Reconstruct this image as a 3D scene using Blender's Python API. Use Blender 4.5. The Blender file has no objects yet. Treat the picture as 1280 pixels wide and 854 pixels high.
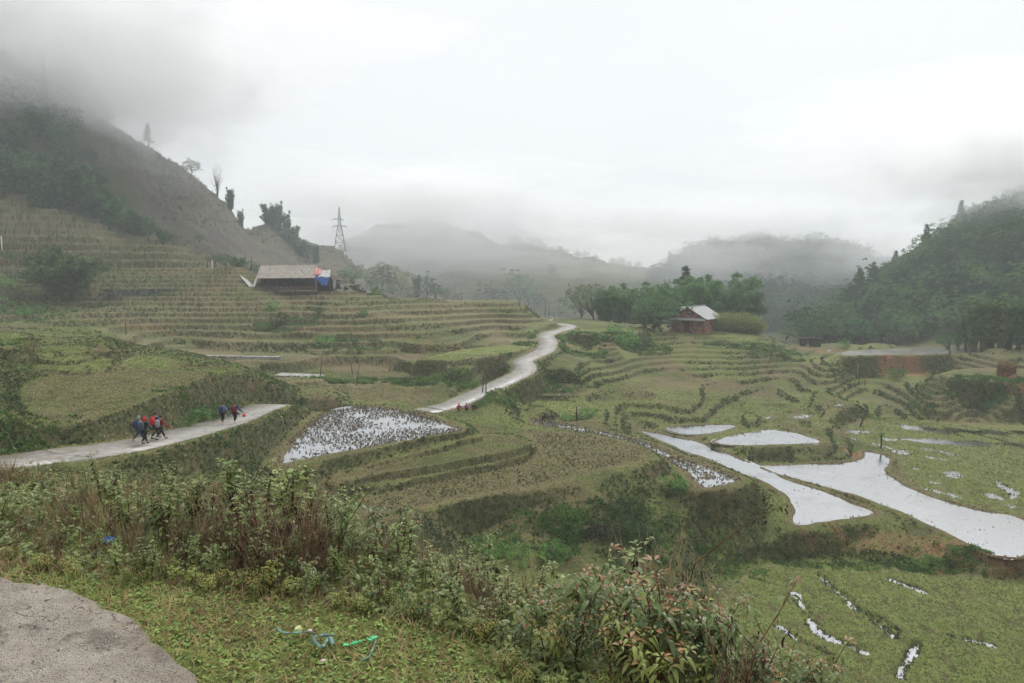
import bpy, bmesh, math, random
import numpy as np
from mathutils import Vector, Matrix
random.seed(7)
S = bpy.context.scene
COL = S.collection
# ------------------------------------------------------------------ camera
EYE = 1.62                                   # eye height above the road it stands on
FX = 853.0; PITCH = math.atan(77/853.0)
cam_d = bpy.data.cameras.new('camera'); cam = bpy.data.objects.new('camera', cam_d); COL.objects.link(cam)
cam_d.sensor_width = 36; cam_d.lens = 36*FX/1280; cam_d.clip_start = .05; cam_d.clip_end = 9000
cam.location = (0, 0, EYE); cam.rotation_euler = (math.pi/2-PITCH, 0, 0)
S.camera = cam
# ------------------------------------------------------------------ sky and sun
SUN_EL, SUN_AZ = math.radians(52), math.radians(25)
w = bpy.data.worlds.new('World'); S.world = w; w.use_nodes = True
nt = w.node_tree; nt.nodes.clear()
out = nt.nodes.new('ShaderNodeOutputWorld'); bg = nt.nodes.new('ShaderNodeBackground')
sky = nt.nodes.new('ShaderNodeTexSky'); sky.sky_type = 'NISHITA'; sky.sun_disc = False
sky.sun_elevation = SUN_EL; sky.sun_rotation = SUN_AZ
gain = nt.nodes.new('ShaderNodeVectorMath'); gain.operation = 'SCALE'; gain.inputs['Scale'].default_value = 1.0
tc = nt.nodes.new('ShaderNodeTexCoord'); mp = nt.nodes.new('ShaderNodeMapping'); mp.inputs['Scale'].default_value = (1, 1, 2.2)
nz = nt.nodes.new('ShaderNodeTexNoise'); nz.inputs['Scale'].default_value = 1.6; nz.inputs['Detail'].default_value = 4
cr = nt.nodes.new('ShaderNodeValToRGB')
HGLOW = 1.6; ZEN = 7.2; SKYG = 4.0                                   # the overcast deck, in the units of the sky texture (background strength 0.1)
cr.color_ramp.elements[0].position = .36; cr.color_ramp.elements[0].color = (SKYG*.955, SKYG*.965, SKYG*.975, 1)
cr.color_ramp.elements[1].position = .66; cr.color_ramp.elements[1].color = (SKYG*1.015, SKYG*1.015, SKYG*1.01, 1)
mx = nt.nodes.new('ShaderNodeMix'); mx.data_type = 'RGBA'; mx.inputs[0].default_value = .92
L = nt.links.new
L(tc.outputs['Generated'], mp.inputs['Vector']); L(mp.outputs['Vector'], nz.inputs['Vector']); L(nz.outputs['Fac'], cr.inputs['Fac'])
sx = nt.nodes.new('ShaderNodeSeparateXYZ'); L(tc.outputs['Generated'], sx.inputs[0])
hr = nt.nodes.new('ShaderNodeValToRGB'); hr.color_ramp.interpolation = 'B_SPLINE'
for pos, val in ((0.0, .30), (.02, HGLOW/4), (.20, .25), (.42, .27), (1.0, ZEN/4)):    # an overcast sky is brightest overhead
    e = hr.color_ramp.elements[0] if pos == 0 else (hr.color_ramp.elements[-1] if pos == 1 else hr.color_ramp.elements.new(pos)); e.position = pos; e.color = (val*4,)*3+(1,)
L(sx.outputs['Z'], hr.inputs[0]); gm = nt.nodes.new('ShaderNodeVectorMath'); gm.operation = 'SCALE'; L(cr.outputs['Color'], gm.inputs[0]); L(hr.outputs[0], gm.inputs['Scale'])
L(sky.outputs['Color'], gain.inputs[0]); L(gain.outputs[0], mx.inputs[6]); L(gm.outputs[0], mx.inputs[7]); L(mx.outputs[2], bg.inputs['Color'])
bg.inputs['Strength'].default_value = .1; L(bg.outputs[0], out.inputs['Surface'])
sl = bpy.data.lights.new('sun', 'SUN'); sl.energy = 1.1; sl.angle = math.radians(25); sl.color = (1, .975, .94)
so = bpy.data.objects.new('sun', sl); COL.objects.link(so)
so.rotation_euler = (math.pi/2-SUN_EL, 0, math.pi-SUN_AZ)
S.view_settings.view_transform = 'Standard'; S.view_settings.look = 'None'; S.view_settings.exposure = 1.36; S.view_settings.gamma = 1
S.view_settings.use_curve_mapping = False
S.render.engine = 'CYCLES'
cy = S.cycles
cy.max_bounces = 14; cy.diffuse_bounces = 2; cy.glossy_bounces = 2; cy.transmission_bounces = 3; cy.transparent_max_bounces = 6
cy.volume_bounces = 12; cy.use_denoising = True; cy.use_adaptive_sampling = True; cy.adaptive_threshold = .01
try: cy.denoiser = 'OPENIMAGEDENOISE'
except Exception: pass
# ------------------------------------------------------------------ picking places: pixel of the 1280x854 photo -> world
CP, SP = math.cos(PITCH), math.sin(PITCH)
def ray(u, v):
    a = (u-640)/FX; b = -(v-427)/FX
    return np.array([a, CP+b*SP, -SP+b*CP])
def Pd(u, v, dep):                            # at a depth (metres ahead)
    r = ray(u, v); r = r/r[1]*dep; return (r[0], r[1], r[2]+EYE)
def Pz(u, v, z):                              # at a level below the eye
    r = ray(u, v); r = r*(z/r[2]); return (r[0], r[1], z+EYE)
# ------------------------------------------------------------------ noise
_prm = np.random.RandomState(3)
_T = _prm.rand(512, 512).astype(np.float32)
def vnoise(x, y):
    xi = np.floor(x); yi = np.floor(y); fx = x-xi; fy = y-yi
    fx = fx*fx*(3-2*fx); fy = fy*fy*(3-2*fy)
    xi = xi.astype(np.int64) & 511; yi = yi.astype(np.int64) & 511; x1 = (xi+1) & 511; y1 = (yi+1) & 511
    return (_T[yi, xi]*(1-fx)+_T[yi, x1]*fx)*(1-fy)+(_T[y1, xi]*(1-fx)+_T[y1, x1]*fx)*fy
def fbm(x, y, o=4, k=.5):
    s = 0; a = 1; t = 0
    for i in range(o):
        s = s+a*(vnoise(x*2**i+17.3*i, y*2**i+5.1*i)-.5); t += a; a *= k
    return s/t*2
def sstep(a, b, x):
    t = np.clip((x-a)/(b-a), 0, 1); return t*t*(3-2*t)
# ------------------------------------------------------------------ fields: outline in the photo, level, kind
FIELDS = [
 ('C', -11.5, [(427,508),(470,508),(520,515),(560,527),(592,540),(560,545),(500,555),(430,568),(385,577),(340,586),(343,570),(362,548),(390,522)]),
 ('Lg', -12.3, [(596,543),(650,545),(667,552),(655,561),(560,579),(470,594),(428,601),(422,594),(480,581),(560,563),(610,551)]),
 ('D', -13.3, [(470,620),(560,600),(640,585),(668,575),(672,552),(650,538),(690,540),(740,545),(790,556),(824,570),(800,578),(740,590),(690,605),(600,618),(540,630),(500,642),(430,642)]),
 ('E', -14.3, [(655,522),(700,528),(750,537),(800,550),(830,560),(860,573),(900,586),(938,602),(925,608),(890,613),(872,612),(850,592),(830,576),(805,563),(780,553),(740,544),(700,538),(665,532)]),
 ('B', -16.6, [(790,537),(830,543),(870,552),(900,563),(940,580),(985,600),(1030,615),(1070,630),(1108,645),(1050,655),(985,662),(990,640),(982,622),(960,608),(930,597),(900,584),(860,567),(820,552)]),
 ('G', -16.35, [(822,536),(860,531),(915,531),(928,534),(905,540),(880,544),(850,545)]),
 ('H', -16.2, [(882,552),(925,545),(965,537),(1000,543),(1040,556),(980,558),(910,560)]),
 ('A', -17.1, [(1075,562),(1125,573),(1110,590),(1120,600),(1165,622),(1220,638),(1300,652),(1300,702),(1240,701),(1200,680),(1150,655),(1110,638),(1060,620),(1010,605),(960,594),(935,588),(945,583),(1000,581),(1078,578)]),
 ('F', -18.1, [(905,722),(985,702),(1060,705),(1150,715),(1240,724),(1320,720),(1400,900),(880,900)]),
 ('J', -17.0, [(1132,573),(1105,558),(1060,548),(1055,535),(1100,522),(1180,530),(1340,535),(1340,655),(1240,640),(1170,618),(1122,594)]),
 ('N', -7.2, [(60,470),(160,463),(240,466),(285,472),(262,486),(225,503),(150,525),(95,528),(50,515),(30,490)]),
 ('N2', -6.1, [(52,433),(95,432),(120,438),(108,445),(60,447),(34,442)]),
 ('N3', -5.1, [(-90,420),(25,416),(44,427),(28,436),(-90,440)]),
 ('N4', -6.75, [(62,452),(125,448),(152,452),(128,461),(60,463),(15,460)]),
 ('N5', -7.1, [(165,447),(200,446),(222,455),(195,464),(160,462),(150,456)]),
 ('P', -12.4, [(1045,447),(1110,445),(1200,444),(1260,440),(1240,435),(1190,434),(1100,437),(1050,439)]),
 ('U', -12.7, [(1175,467),(1210,461),(1250,460),(1290,462),(1360,470),(1360,482),(1280,480),(1200,472)]),
 ('Q', -14.3, [(690,484),(700,480),(740,486),(728,494),(700,496),(640,493),(655,484)]),
 ('R', -14.9, [(620,505),(660,500),(735,503),(740,508),(700,515),(630,516)]),
 ('T', -9.7, [(712,413),(760,411),(800,412),(805,416),(760,418),(720,418)]),
 ('W', -10.4, [(590,436),(650,431),(672,428),(660,437),(590,450),(520,452),(540,446)]),
 ('K1', -16.35, [(985,520),(1005,517),(1022,519),(1012,524),(990,524)]),
 ('K2', -16.3, [(950,521),(968,519),(972,523),(955,525)]),
 ('K3', -15.6, [(1030,506),(1050,503),(1068,505),(1055,510),(1035,510)]),
 ('V', -11.9, [(345,472),(400,472),(395,476),(350,476)]),
]
# control points of the land: (u, v, 'z' level | 'd' depth, value, kind)   kinds: g grass, t terrace, s small valley terrace, m bare mountain, f forest
CPT = []
def cp(u, v, k, val, kind='g'): CPT.append((Pz(u, v, val) if k == 'z' else Pd(u, v, val), kind))
def cw(x, y, z, kind='g'): CPT.append(((x, y, z+EYE), kind))
for n, z, pts in FIELDS:
    for (u, v) in pts[::2]: cp(u, v, 'z', z, 's' if n in 'GHJPQRTUA' else ('t' if n in 'WV' else 'g'))
# the road: centre line (u, v, level), half width
ROADL = [(-160,585,-7.2),(-40,583,-7.6),(0,579,-7.75),(60,571,-7.9),(130,562,-8.0),(190,551,-8.25),(240,539,-8.75),(285,526,-9.4),(318,513,-10.0),(347,506,-10.5),(385,515,-11.8),(440,519,-12.9),(500,517,-13.2),(545,512,-13.35),(560,509,-13.3)]
ROADR = [(545,511,-13.3),(565,506,-13.2),(590,495,-12.9),(620,482,-12.5),(640,473,-12.15),(655,465,-11.9),(657,457,-11.6),(653,452,-11.4),(665,446,-11.1),(680,439,-10.8),(686,431,-10.5),(685,425,-10.25),(683,420,-10.1),(692,415,-9.9),(706,411.5,-9.7),(712,408,-9.5),(702,405.5,-9.4),(680,404,-9.5)]
for u, v, z in ROADL+ROADR: cp(u, v, 'z', z, 'g')
# near slope from the road the camera stands on
for x, y, z in [(0,0,-1.62),(-3,0,-1.6),(3,-2,-1.6),(-6,2,-1.62),(-8,-6,-1.5),(8,-8,-1.4),(-20,-10,-1),(20,-12,-.5),(0,-14,0),(0,-40,10),(-60,-60,15),(60,-60,12),
                (-3,4,-1.62),(0,3,-1.66),(1.5,3,-2.05),(-5,6.2,-1.9),(-2,5.4,-1.9),(.5,4.4,-2.5),(2,4,-2.85),(4,3,-2.0),(6,0,-1.7),
                (-12,7,-1.9),(-9,9,-3.0),(-5,9,-3.3),(0,8,-4.0),(4,7.5,-5.2),(9,4,-4.0),(14,0,-3),
                (-20,12,-3),(-14,15,-5.0),(-8,15,-6.2),(0,15,-8.5),(7,14,-9.9),(15,10,-8.5),(24,2,-6),
                (-16,22,-7.0),(-9,23,-8.0),(-2,24,-12),(5,24,-14),(13,22,-15),(22,18,-15),(-26,22,-6.5),(34,10,-9),
                (-3,30,-13.5),(4,32,-15.3),(10,30,-16.6),(15,27,-17.6),(-5,34,-12.6),(3,6,-4.2),(6,10,-7.6),(12,20,-13.9),(9.5,16,-11.5)]: cw(x, y, z)
for u, v, z in [(200,590,-8.9),(120,595,-8.2),(280,565,-9.8),(300,590,-10.6),(350,600,-11.9),(420,650,-13.6),(330,545,-10.2),(360,520,-10.9),
                (560,650,-14.2),(650,650,-14.4),(600,680,-15.3),(700,700,-15.9),(780,690,-16.2),(860,690,-16.8),(750,620,-13.9),(830,640,-15.2),(850,610,-14.5),(880,650,-16.0),(930,640,-15.6),(960,655,-16.8),(930,690,-17.4),(900,700,-17.6),
                (1060,680,-17.5),(1150,700,-17.9),(1110,655,-16.8),(1260,715,-17.7)]: cp(u, v, 'z', z)
# left: bank over the road, small green terraces
for u, v, z in [(30,545,-7.0),(100,532,-7.0),(180,522,-7.2),(250,495,-7.4),(300,478,-8.2),(350,488,-9.9),(400,490,-11.2),(300,498,-8.9),(330,480,-9.0),
                (0,500,-6.3),(-60,480,-5.5),(-140,470,-5),(-60,540,-6.5),(0,470,-6.0),(20,450,-6.0),(0,425,-5.2),(-80,420,-4.2),(140,430,-5.9),(115,450,-6.5),(200,455,-7.0),(120,428,-5.8),(180,448,-6.6),(230,450,-7.3),
                (430,495,-12.1),(470,500,-12.6),(520,495,-12.8),(500,503,-12.9)]: cp(u, v, 'z', z)
for u, v, d in [(60,425,75),(140,425,80),(220,440,88),(300,460,88),(100,415,95),(0,412,88),(-80,408,85)]: cp(u, v, 'd', d, 'g')
# left terraced hillside
for u, v, d in [(210,448,97),(300,447,95),(350,452,92),(200,425,108),(300,430,106),(100,405,112),(0,400,112),(300,400,122),(400,400,118),(400,440,100),(450,470,86),(520,478,80),(580,480,78),
                (300,368,139),(200,365,142),(100,378,136),(0,370,134),(350,369,147),(400,369,150),(450,369,151),(380,385,134),(500,385,138),(500,420,112),(500,450,94),(560,450,92),(560,400,130),
                (560,379,152),(620,379,152),(660,386,150),(690,401,142),(620,405,134),(640,425,118),(600,460,90),
                (300,330,160),(200,320,164),(100,300,166),(0,300,160),(-100,290,158),(-200,270,155),(-100,370,130),(-200,360,125),(-300,340,120),
                (0,247,185),(70,264,184),(130,290,178),(200,303,180),(240,320,176),(290,332,170),(320,345,166),(-100,230,190),(-300,200,190)]: cp(u, v, 'd', d, 't')
cp(720,398,'d',170,'g'); cp(640,392,'d',200,'g'); cp(560,388,'d',200,'m'); cp(480,372,'d',180,'m'); cp(450,372,'d',172,'t')
# mountain behind on the left
for u, v, d, k in [(0,225,200,'f'),(100,262,195,'f'),(150,280,200,'f'),(200,298,205,'m'),(260,315,215,'m'),(310,340,225,'m'),(350,350,240,'m'),(400,350,270,'m'),(450,360,290,'m'),(520,372,320,'m'),(580,385,340,'m'),
                   (0,195,225,'f'),(100,235,220,'f'),(200,255,240,'m'),(260,275,260,'m'),(-150,200,215,'f'),(-150,120,250,'f'),
                   (190,190,270,'m'),(160,170,262,'m'),(130,150,258,'m'),(90,110,258,'f'),(0,95,250,'f'),(-100,60,250,'f'),(225,213,280,'m'),(255,237,292,'m'),(285,257,305,'m'),(310,290,325,'m'),
                   (335,275,360,'m'),(380,298,390,'m'),(425,312,410,'m'),(480,332,430,'m'),(530,352,440,'m'),(570,372,430,'m'),(380,325,330,'m'),(450,345,360,'m')]: cp(u, v, 'd', d, k)
for u, z, d in [(190,20,420),(100,40,420),(0,60,420),(255,10,430),(310,0,460),(380,-2,500),(450,-12,510),(530,-22,500)]:
    x = (u-640)/FX*d; cw(x, d, z, 'm')
# far middle hill
for u, v, d in [(430,300,640),(470,280,650),(520,268,660),(560,277,650),(600,291,640),(650,302,635),(700,312,625),(740,322,615),(790,332,600),(830,345,590),(860,352,600),
                (480,330,560),(560,330,570),(640,340,560),(720,350,540),(520,365,520),(600,375,500),(680,385,470),(760,385,440),(800,395,420),(640,398,420),(740,400,380)]: cp(u, v, 'd', d, 'k')
# middle-right wooded hill
for u, v, d in [(835,345,490),(860,328,490),(900,316,500),(950,312,500),(1010,312,500),(1060,322,480),(1100,345,460),(1140,355,450),
                (860,370,430),(920,360,430),(1000,350,440),(1060,370,410),(900,395,360),(980,400,340),(1060,405,320),(840,398,370),(1130,390,360)]: cp(u, v, 'd', d, 'f')
# right wooded hill (ground is below the crowns)
for u, v, d in [(1010,425,215),(1050,400,235),(1080,375,245),(1110,355,250),(1150,325,255),(1200,288,260),(1250,268,262),(1290,256,262),(1360,225,262),(1480,180,265),
                (1050,430,185),(1110,415,190),(1110,385,215),(1170,360,215),(1230,330,215),(1290,310,210),(1400,280,210),(1100,434,172),(1150,425,172),(1200,415,168),(1280,400,165),(1400,380,160),(1170,392,190),(1250,370,188)]: cp(u, v, 'd', d, 'f')
for u, z, d in [(1100,-12,330),(1200,0,340),(1300,5,340),(1480,10,340)]: cw((u-640)/FX*d, d, z, 'f')
for u, v, d in [(430,300,640),(470,280,650),(520,268,660),(560,277,650),(600,291,640),(650,302,635),(700,312,625),(740,322,615),(790,332,600),(830,345,590),(835,345,490),(860,328,490),(900,316,500),(950,312,500),(1010,312,500),(1060,322,480),(1100,345,460)]:
    p = Pd(u, v, d); k_ = 1+60/d; cw(p[0]*k_, p[1]*k_, p[2]-EYE-5, 'f'); k_ = 1+200/d; cw(p[0]*k_, p[1]*k_, p[2]-EYE-40, 'f')
for u, v, d in [(1110,355,250),(1150,325,255),(1200,288,260),(1250,268,262),(1290,256,262),(1360,225,262),(190,190,270),(130,150,258),(90,110,258),(0,95,250)]:
    p = Pd(u, v, d); k_ = 1+28/d; cw(p[0]*k_, p[1]*k_, p[2]-EYE-1, 'f' if u > 1000 else 'm')
# the dip behind the knoll and the pond
for u, v, d in [(950,430,190),(860,420,220),(780,418,230),(700,408,240),(1000,435,185),(880,412,300)]: cp(u, v, 'd', d, 'f')
for u, v, d in [(1050,430,165),(1150,430,166),(1240,430,150),(1330,440,130)]: cp(u, v, 'd', d, 'g')
# knoll with the red house and its terraces
for u, v, d, k in [(760,407,141,'g'),(800,409,140,'g'),(860,411,140,'g'),(920,413,140,'g'),(950,418,140,'g'),(980,428,140,'s'),(860,405,160,'g'),(920,410,160,'g'),(780,405,165,'g'),
                (830,428,124,'s'),(900,428,124,'s'),(960,434,124,'s'),(840,455,112,'s'),(900,458,111,'s'),(960,462,110,'s'),(820,440,118,'s'),(870,442,118,'s'),(930,442,118,'s'),(780,430,122,'g'),(740,430,124,'g'),(720,440,112,'g'),(760,450,106,'s'),
                (700,465,93,'g'),(670,480,84,'g'),(640,485,80,'g'),(800,470,101,'s'),(860,480,97,'s'),(920,480,99,'s'),(760,480,93,'s'),(800,500,84,'s'),(860,510,80,'s'),(940,520,77,'s'),(760,515,75,'s'),(680,518,70,'g'),(600,520,65,'g'),(640,521,66,'g'),
                (1010,445,122,'s'),(1040,452,118,'s'),(1000,465,108,'s'),(1030,431,146,'g'),(990,431,146,'g'),
                (1060,460,113,'s'),(1110,465,110,'s'),(1150,467,109,'s'),(1180,475,103,'s'),(1060,480,101,'s'),(1120,485,98,'s'),(1180,490,95,'s'),(1240,500,90,'s'),(1060,500,92,'s'),(1140,505,88,'s'),(1220,515,84,'s'),(1000,500,88,'s'),(1000,520,81,'s'),(1280,518,82,'s'),(1370,518,82,'s'),
                (1230,488,88,'g'),(1280,500,85,'g'),(1360,500,84,'g')]: cp(u, v, 'd', d, k)
for ang, r, z in [(60,1000,0),(90,1100,0),(120,1000,10),(30,900,0),(150,800,40),(0,600,20),(180,500,70),(225,450,70),(270,450,70),(315,450,60),(210,900,60),(330,900,60),(270,900,60)]:
    cw(r*math.cos(math.radians(ang)), r*math.sin(math.radians(ang)), z, 'f')
cxyz = np.array([c[0] for c in CPT]); ckind = np.array([c[1] for c in CPT])
def warp(x, y):
    r = np.sqrt(x*x+y*y)+1e-9; g = np.log1p(r/3)/r; return x*g, y*g
_wx, _wy = warp(cxyz[:, 0], cxyz[:, 1])
def tps_fit():
    n = len(_wx); d2 = (_wx[:, None]-_wx)**2+(_wy[:, None]-_wy)**2
    K = .5*d2*np.log(d2+1e-12)+np.eye(n)*2e-4
    Pm = np.stack([np.ones(n), _wx, _wy], 1); A = np.zeros((n+3, n+3)); A[:n, :n] = K; A[:n, n:] = Pm; A[n:, :n] = Pm.T
    # fit height divided by a distance scale so that far relief does not ripple into the near ground
    sc = 1+np.hypot(cxyz[:, 0], cxyz[:, 1])/12
    return np.linalg.solve(A, np.concatenate([cxyz[:, 2]/sc, np.zeros(3)]))
_W = tps_fit().astype(np.float32)
def base_height(x, y):
    shp = x.shape; x = x.ravel(); y = y.ravel(); o = np.empty(len(x), np.float32)
    wx, wy = warp(x, y); wx = wx.astype(np.float32); wy = wy.astype(np.float32); n = len(_wx)
    cx = _wx.astype(np.float32); cy_ = _wy.astype(np.float32)
    for i in range(0, len(x), 60000):
        a = wx[i:i+60000, None]; b = wy[i:i+60000, None]
        d2 = (a-cx)**2+(b-cy_)**2
        o[i:i+60000] = (.5*d2*np.log(d2+1e-12))@_W[:n]+_W[n]+_W[n+1]*wx[i:i+60000]+_W[n+2]*wy[i:i+60000]
    return (o*(1+np.hypot(x, y)/12)).reshape(shp)
KINDS_ = ['g', 't', 's', 'm', 'f', 'k']
def kind_weights(x, y):
    shp = x.shape; x = x.ravel(); y = y.ravel(); wx, wy = warp(x, y); o = np.zeros((len(x), len(KINDS_)), np.float32)
    oh = np.stack([(ckind == k) for k in KINDS_], 1).astype(np.float32)
    wx = wx.astype(np.float32); wy = wy.astype(np.float32); cx = _wx.astype(np.float32); cy_ = _wy.astype(np.float32)
    for i in range(0, len(x), 60000):
        d2 = (wx[i:i+60000, None]-cx)**2+(wy[i:i+60000, None]-cy_)**2+2e-4
        wt = 1/(d2*d2*d2); wt /= wt.sum(1, keepdims=True); o[i:i+60000] = wt@oh
    return o.reshape(shp+(len(KINDS_),))
def poly_sd(x, y, poly):                      # signed distance, positive inside
    d = np.full(x.shape, 1e9); ins = np.zeros(x.shape, bool); n = len(poly)
    for i in range(n):
        x0, y0 = poly[i]; x1, y1 = poly[(i+1) % n]
        ex, ey = x1-x0, y1-y0; t = np.clip(((x-x0)*ex+(y-y0)*ey)/(ex*ex+ey*ey+1e-9), 0, 1)
        d = np.minimum(d, np.hypot(x-x0-t*ex, y-y0-t*ey))
        c = ((y0 > y) != (y1 > y)) & (x < (x1-x0)*(y-y0)/(y1-y0+1e-12)+x0); ins ^= c
    return np.where(ins, d, -d)
def smooth_poly(pts, it=2):
    p = np.array(pts, float)
    for _ in range(it):
        q = np.roll(p, -1, 0); p = np.stack([p*.75+q*.25, p*.25+q*.75], 1).reshape(-1, 2)
    return p
def smooth_line(pts, n):                      # Catmull-Rom through the points
    p = np.array(pts, float); p = np.vstack([2*p[0]-p[1], p, 2*p[-1]-p[-2]]); o = []
    for i in range(1, len(p)-2):
        for t in np.linspace(0, 1, n, endpoint=False):
            a, b, c, d = p[i-1], p[i], p[i+1], p[i+2]
            o.append(.5*((2*b)+(-a+c)*t+(2*a-5*b+4*c-d)*t*t+(-a+3*b-3*c+d)*t**3))
    o.append(p[-2]); return np.array(o)
ED = smooth_line([(-9, 5.9, 0), (-6.5, 5.0, 0), (-4.4, 4.25, 0), (-3.2, 3.82, 0), (-2.72, 3.62, 0), (-2.30, 3.45, 0), (-1.94, 3.18, 0), (-1.62, 2.92, 0), (-1.33, 2.66, 0), (-1.12, 2.42, 0), (-.86, 2.0, 0), (-.5, 1.4, 0), (.2, .6, 0), (1.6, -.4, 0), (4, -1.6, 0), (9, -3.6, 0)], 24)
def side_of_lane(x, y):                        # distance beyond the lane edge (positive on the grass)
    d = np.full(x.shape, 1e9); s = np.zeros(x.shape)
    for i in range(0, len(ED)-4, 4):
        x0, y0 = ED[i][:2]; x1, y1 = ED[i+4][:2]; ex, ey = x1-x0, y1-y0; t = np.clip(((x-x0)*ex+(y-y0)*ey)/(ex*ex+ey*ey), 0, 1); dd = np.hypot(x-x0-t*ex, y-y0-t*ey); c = ex*(y-y0)-ey*(x-x0)
        m = dd < d; d = np.where(m, dd, d); s = np.where(m, np.sign(c), s)
    return d*s
GUL = [([(993,741),(1003,756),(1012,772),(1022,786),(1045,798),(1082,813)], .42), ([(1028,720),(1044,736),(1058,746),(1066,757),(1085,768),(1118,794)], .34), ([(975,782),(1000,800),(1040,818)], .25), ([(1112,722),(1140,732),(1156,738)], .2), ([(1148,803),(1130,830),(1125,845)], .22), ([(1195,795),(1240,805)], .3), ([(1100,770),(1125,790)], .15), ([(940,722),(962,728)], .25)]
GUL2 = [([(1140,535),(1200,538),(1260,540),(1310,541)], 1.5), ([(1110,548),(1160,551),(1215,556)], .9), ([(1038,545),(1062,549)], .8), ([(1215,552),(1270,556),(1310,560)], 1.0), ([(1060,537),(1090,540)], .6), ([(1245,600),(1262,612),(1268,622)], .3)]
GUL = [([Pz(u, v, -18.1) for u, v in p], w_*.78) for p, w_ in GUL]+[([Pz(u, v, -17.0) for u, v in p], w_) for p, w_ in GUL2]
FP = {n: (z+EYE, smooth_poly([Pz(u, v, z)[:2] for u, v in pts])) for n, z, pts in FIELDS}
RL = smooth_line([Pz(*p) for p in ROADL], 10); RR = smooth_line([Pz(*p) for p in ROADR], 10)
# (blend outward in metres, bund height, bund width)
FSET = dict(C=(1.6,.22,.5), Lg=(.9,.05,.3), D=(1.3,.12,.5), E=(1.0,.2,.4), B=(1.1,.25,.35), G=(1.4,.2,.4), H=(1.3,.2,.45), A=(1.1,.28,.4), F=(1.3,0,.4), J=(2.0,0,.4), N=(1.1,.12,.4), N2=(.6,.1,.3), N3=(.7,.12,.4), N4=(.5,.1,.3), N5=(.6,.1,.3), P=(1.6,.25,.5), U=(1.5,.0,.5), Q=(1.5,.15,.4), R=(1.5,.15,.4), T=(1.2,.1,.5), W=(1.0,.2,.4), V=(1,.0,.4), K1=(.8,.08,.4), K2=(.8,.08,.4), K3=(.8,.08,.4))
def line_near(x, y, ln):
    d = np.full(x.shape, 1e9); z = np.zeros(x.shape); s = np.zeros(x.shape)
    for i in range(len(ln)-1):
        x0, y0, z0 = ln[i]; x1, y1, z1 = ln[i+1]; ex, ey = x1-x0, y1-y0
        t = np.clip(((x-x0)*ex+(y-y0)*ey)/(ex*ex+ey*ey+1e-9), 0, 1); dd = np.hypot(x-x0-t*ex, y-y0-t*ey)
        m = dd < d; d = np.where(m, dd, d); z = np.where(m, z0+(z1-z0)*t, z)
    return d, z
def quant(B, step, rw, lip):
    q = B/step; n = np.floor(q); f = q-n
    s = sstep(1-rw, 1.0, f)
    z = (n+s*(1-.04)+.04*f)*step
    z = z+lip*np.exp(-((f-.0)/.07)**2)+lip*np.exp(-((f-1.0)/.05)**2)*.9
    return z, f
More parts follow.
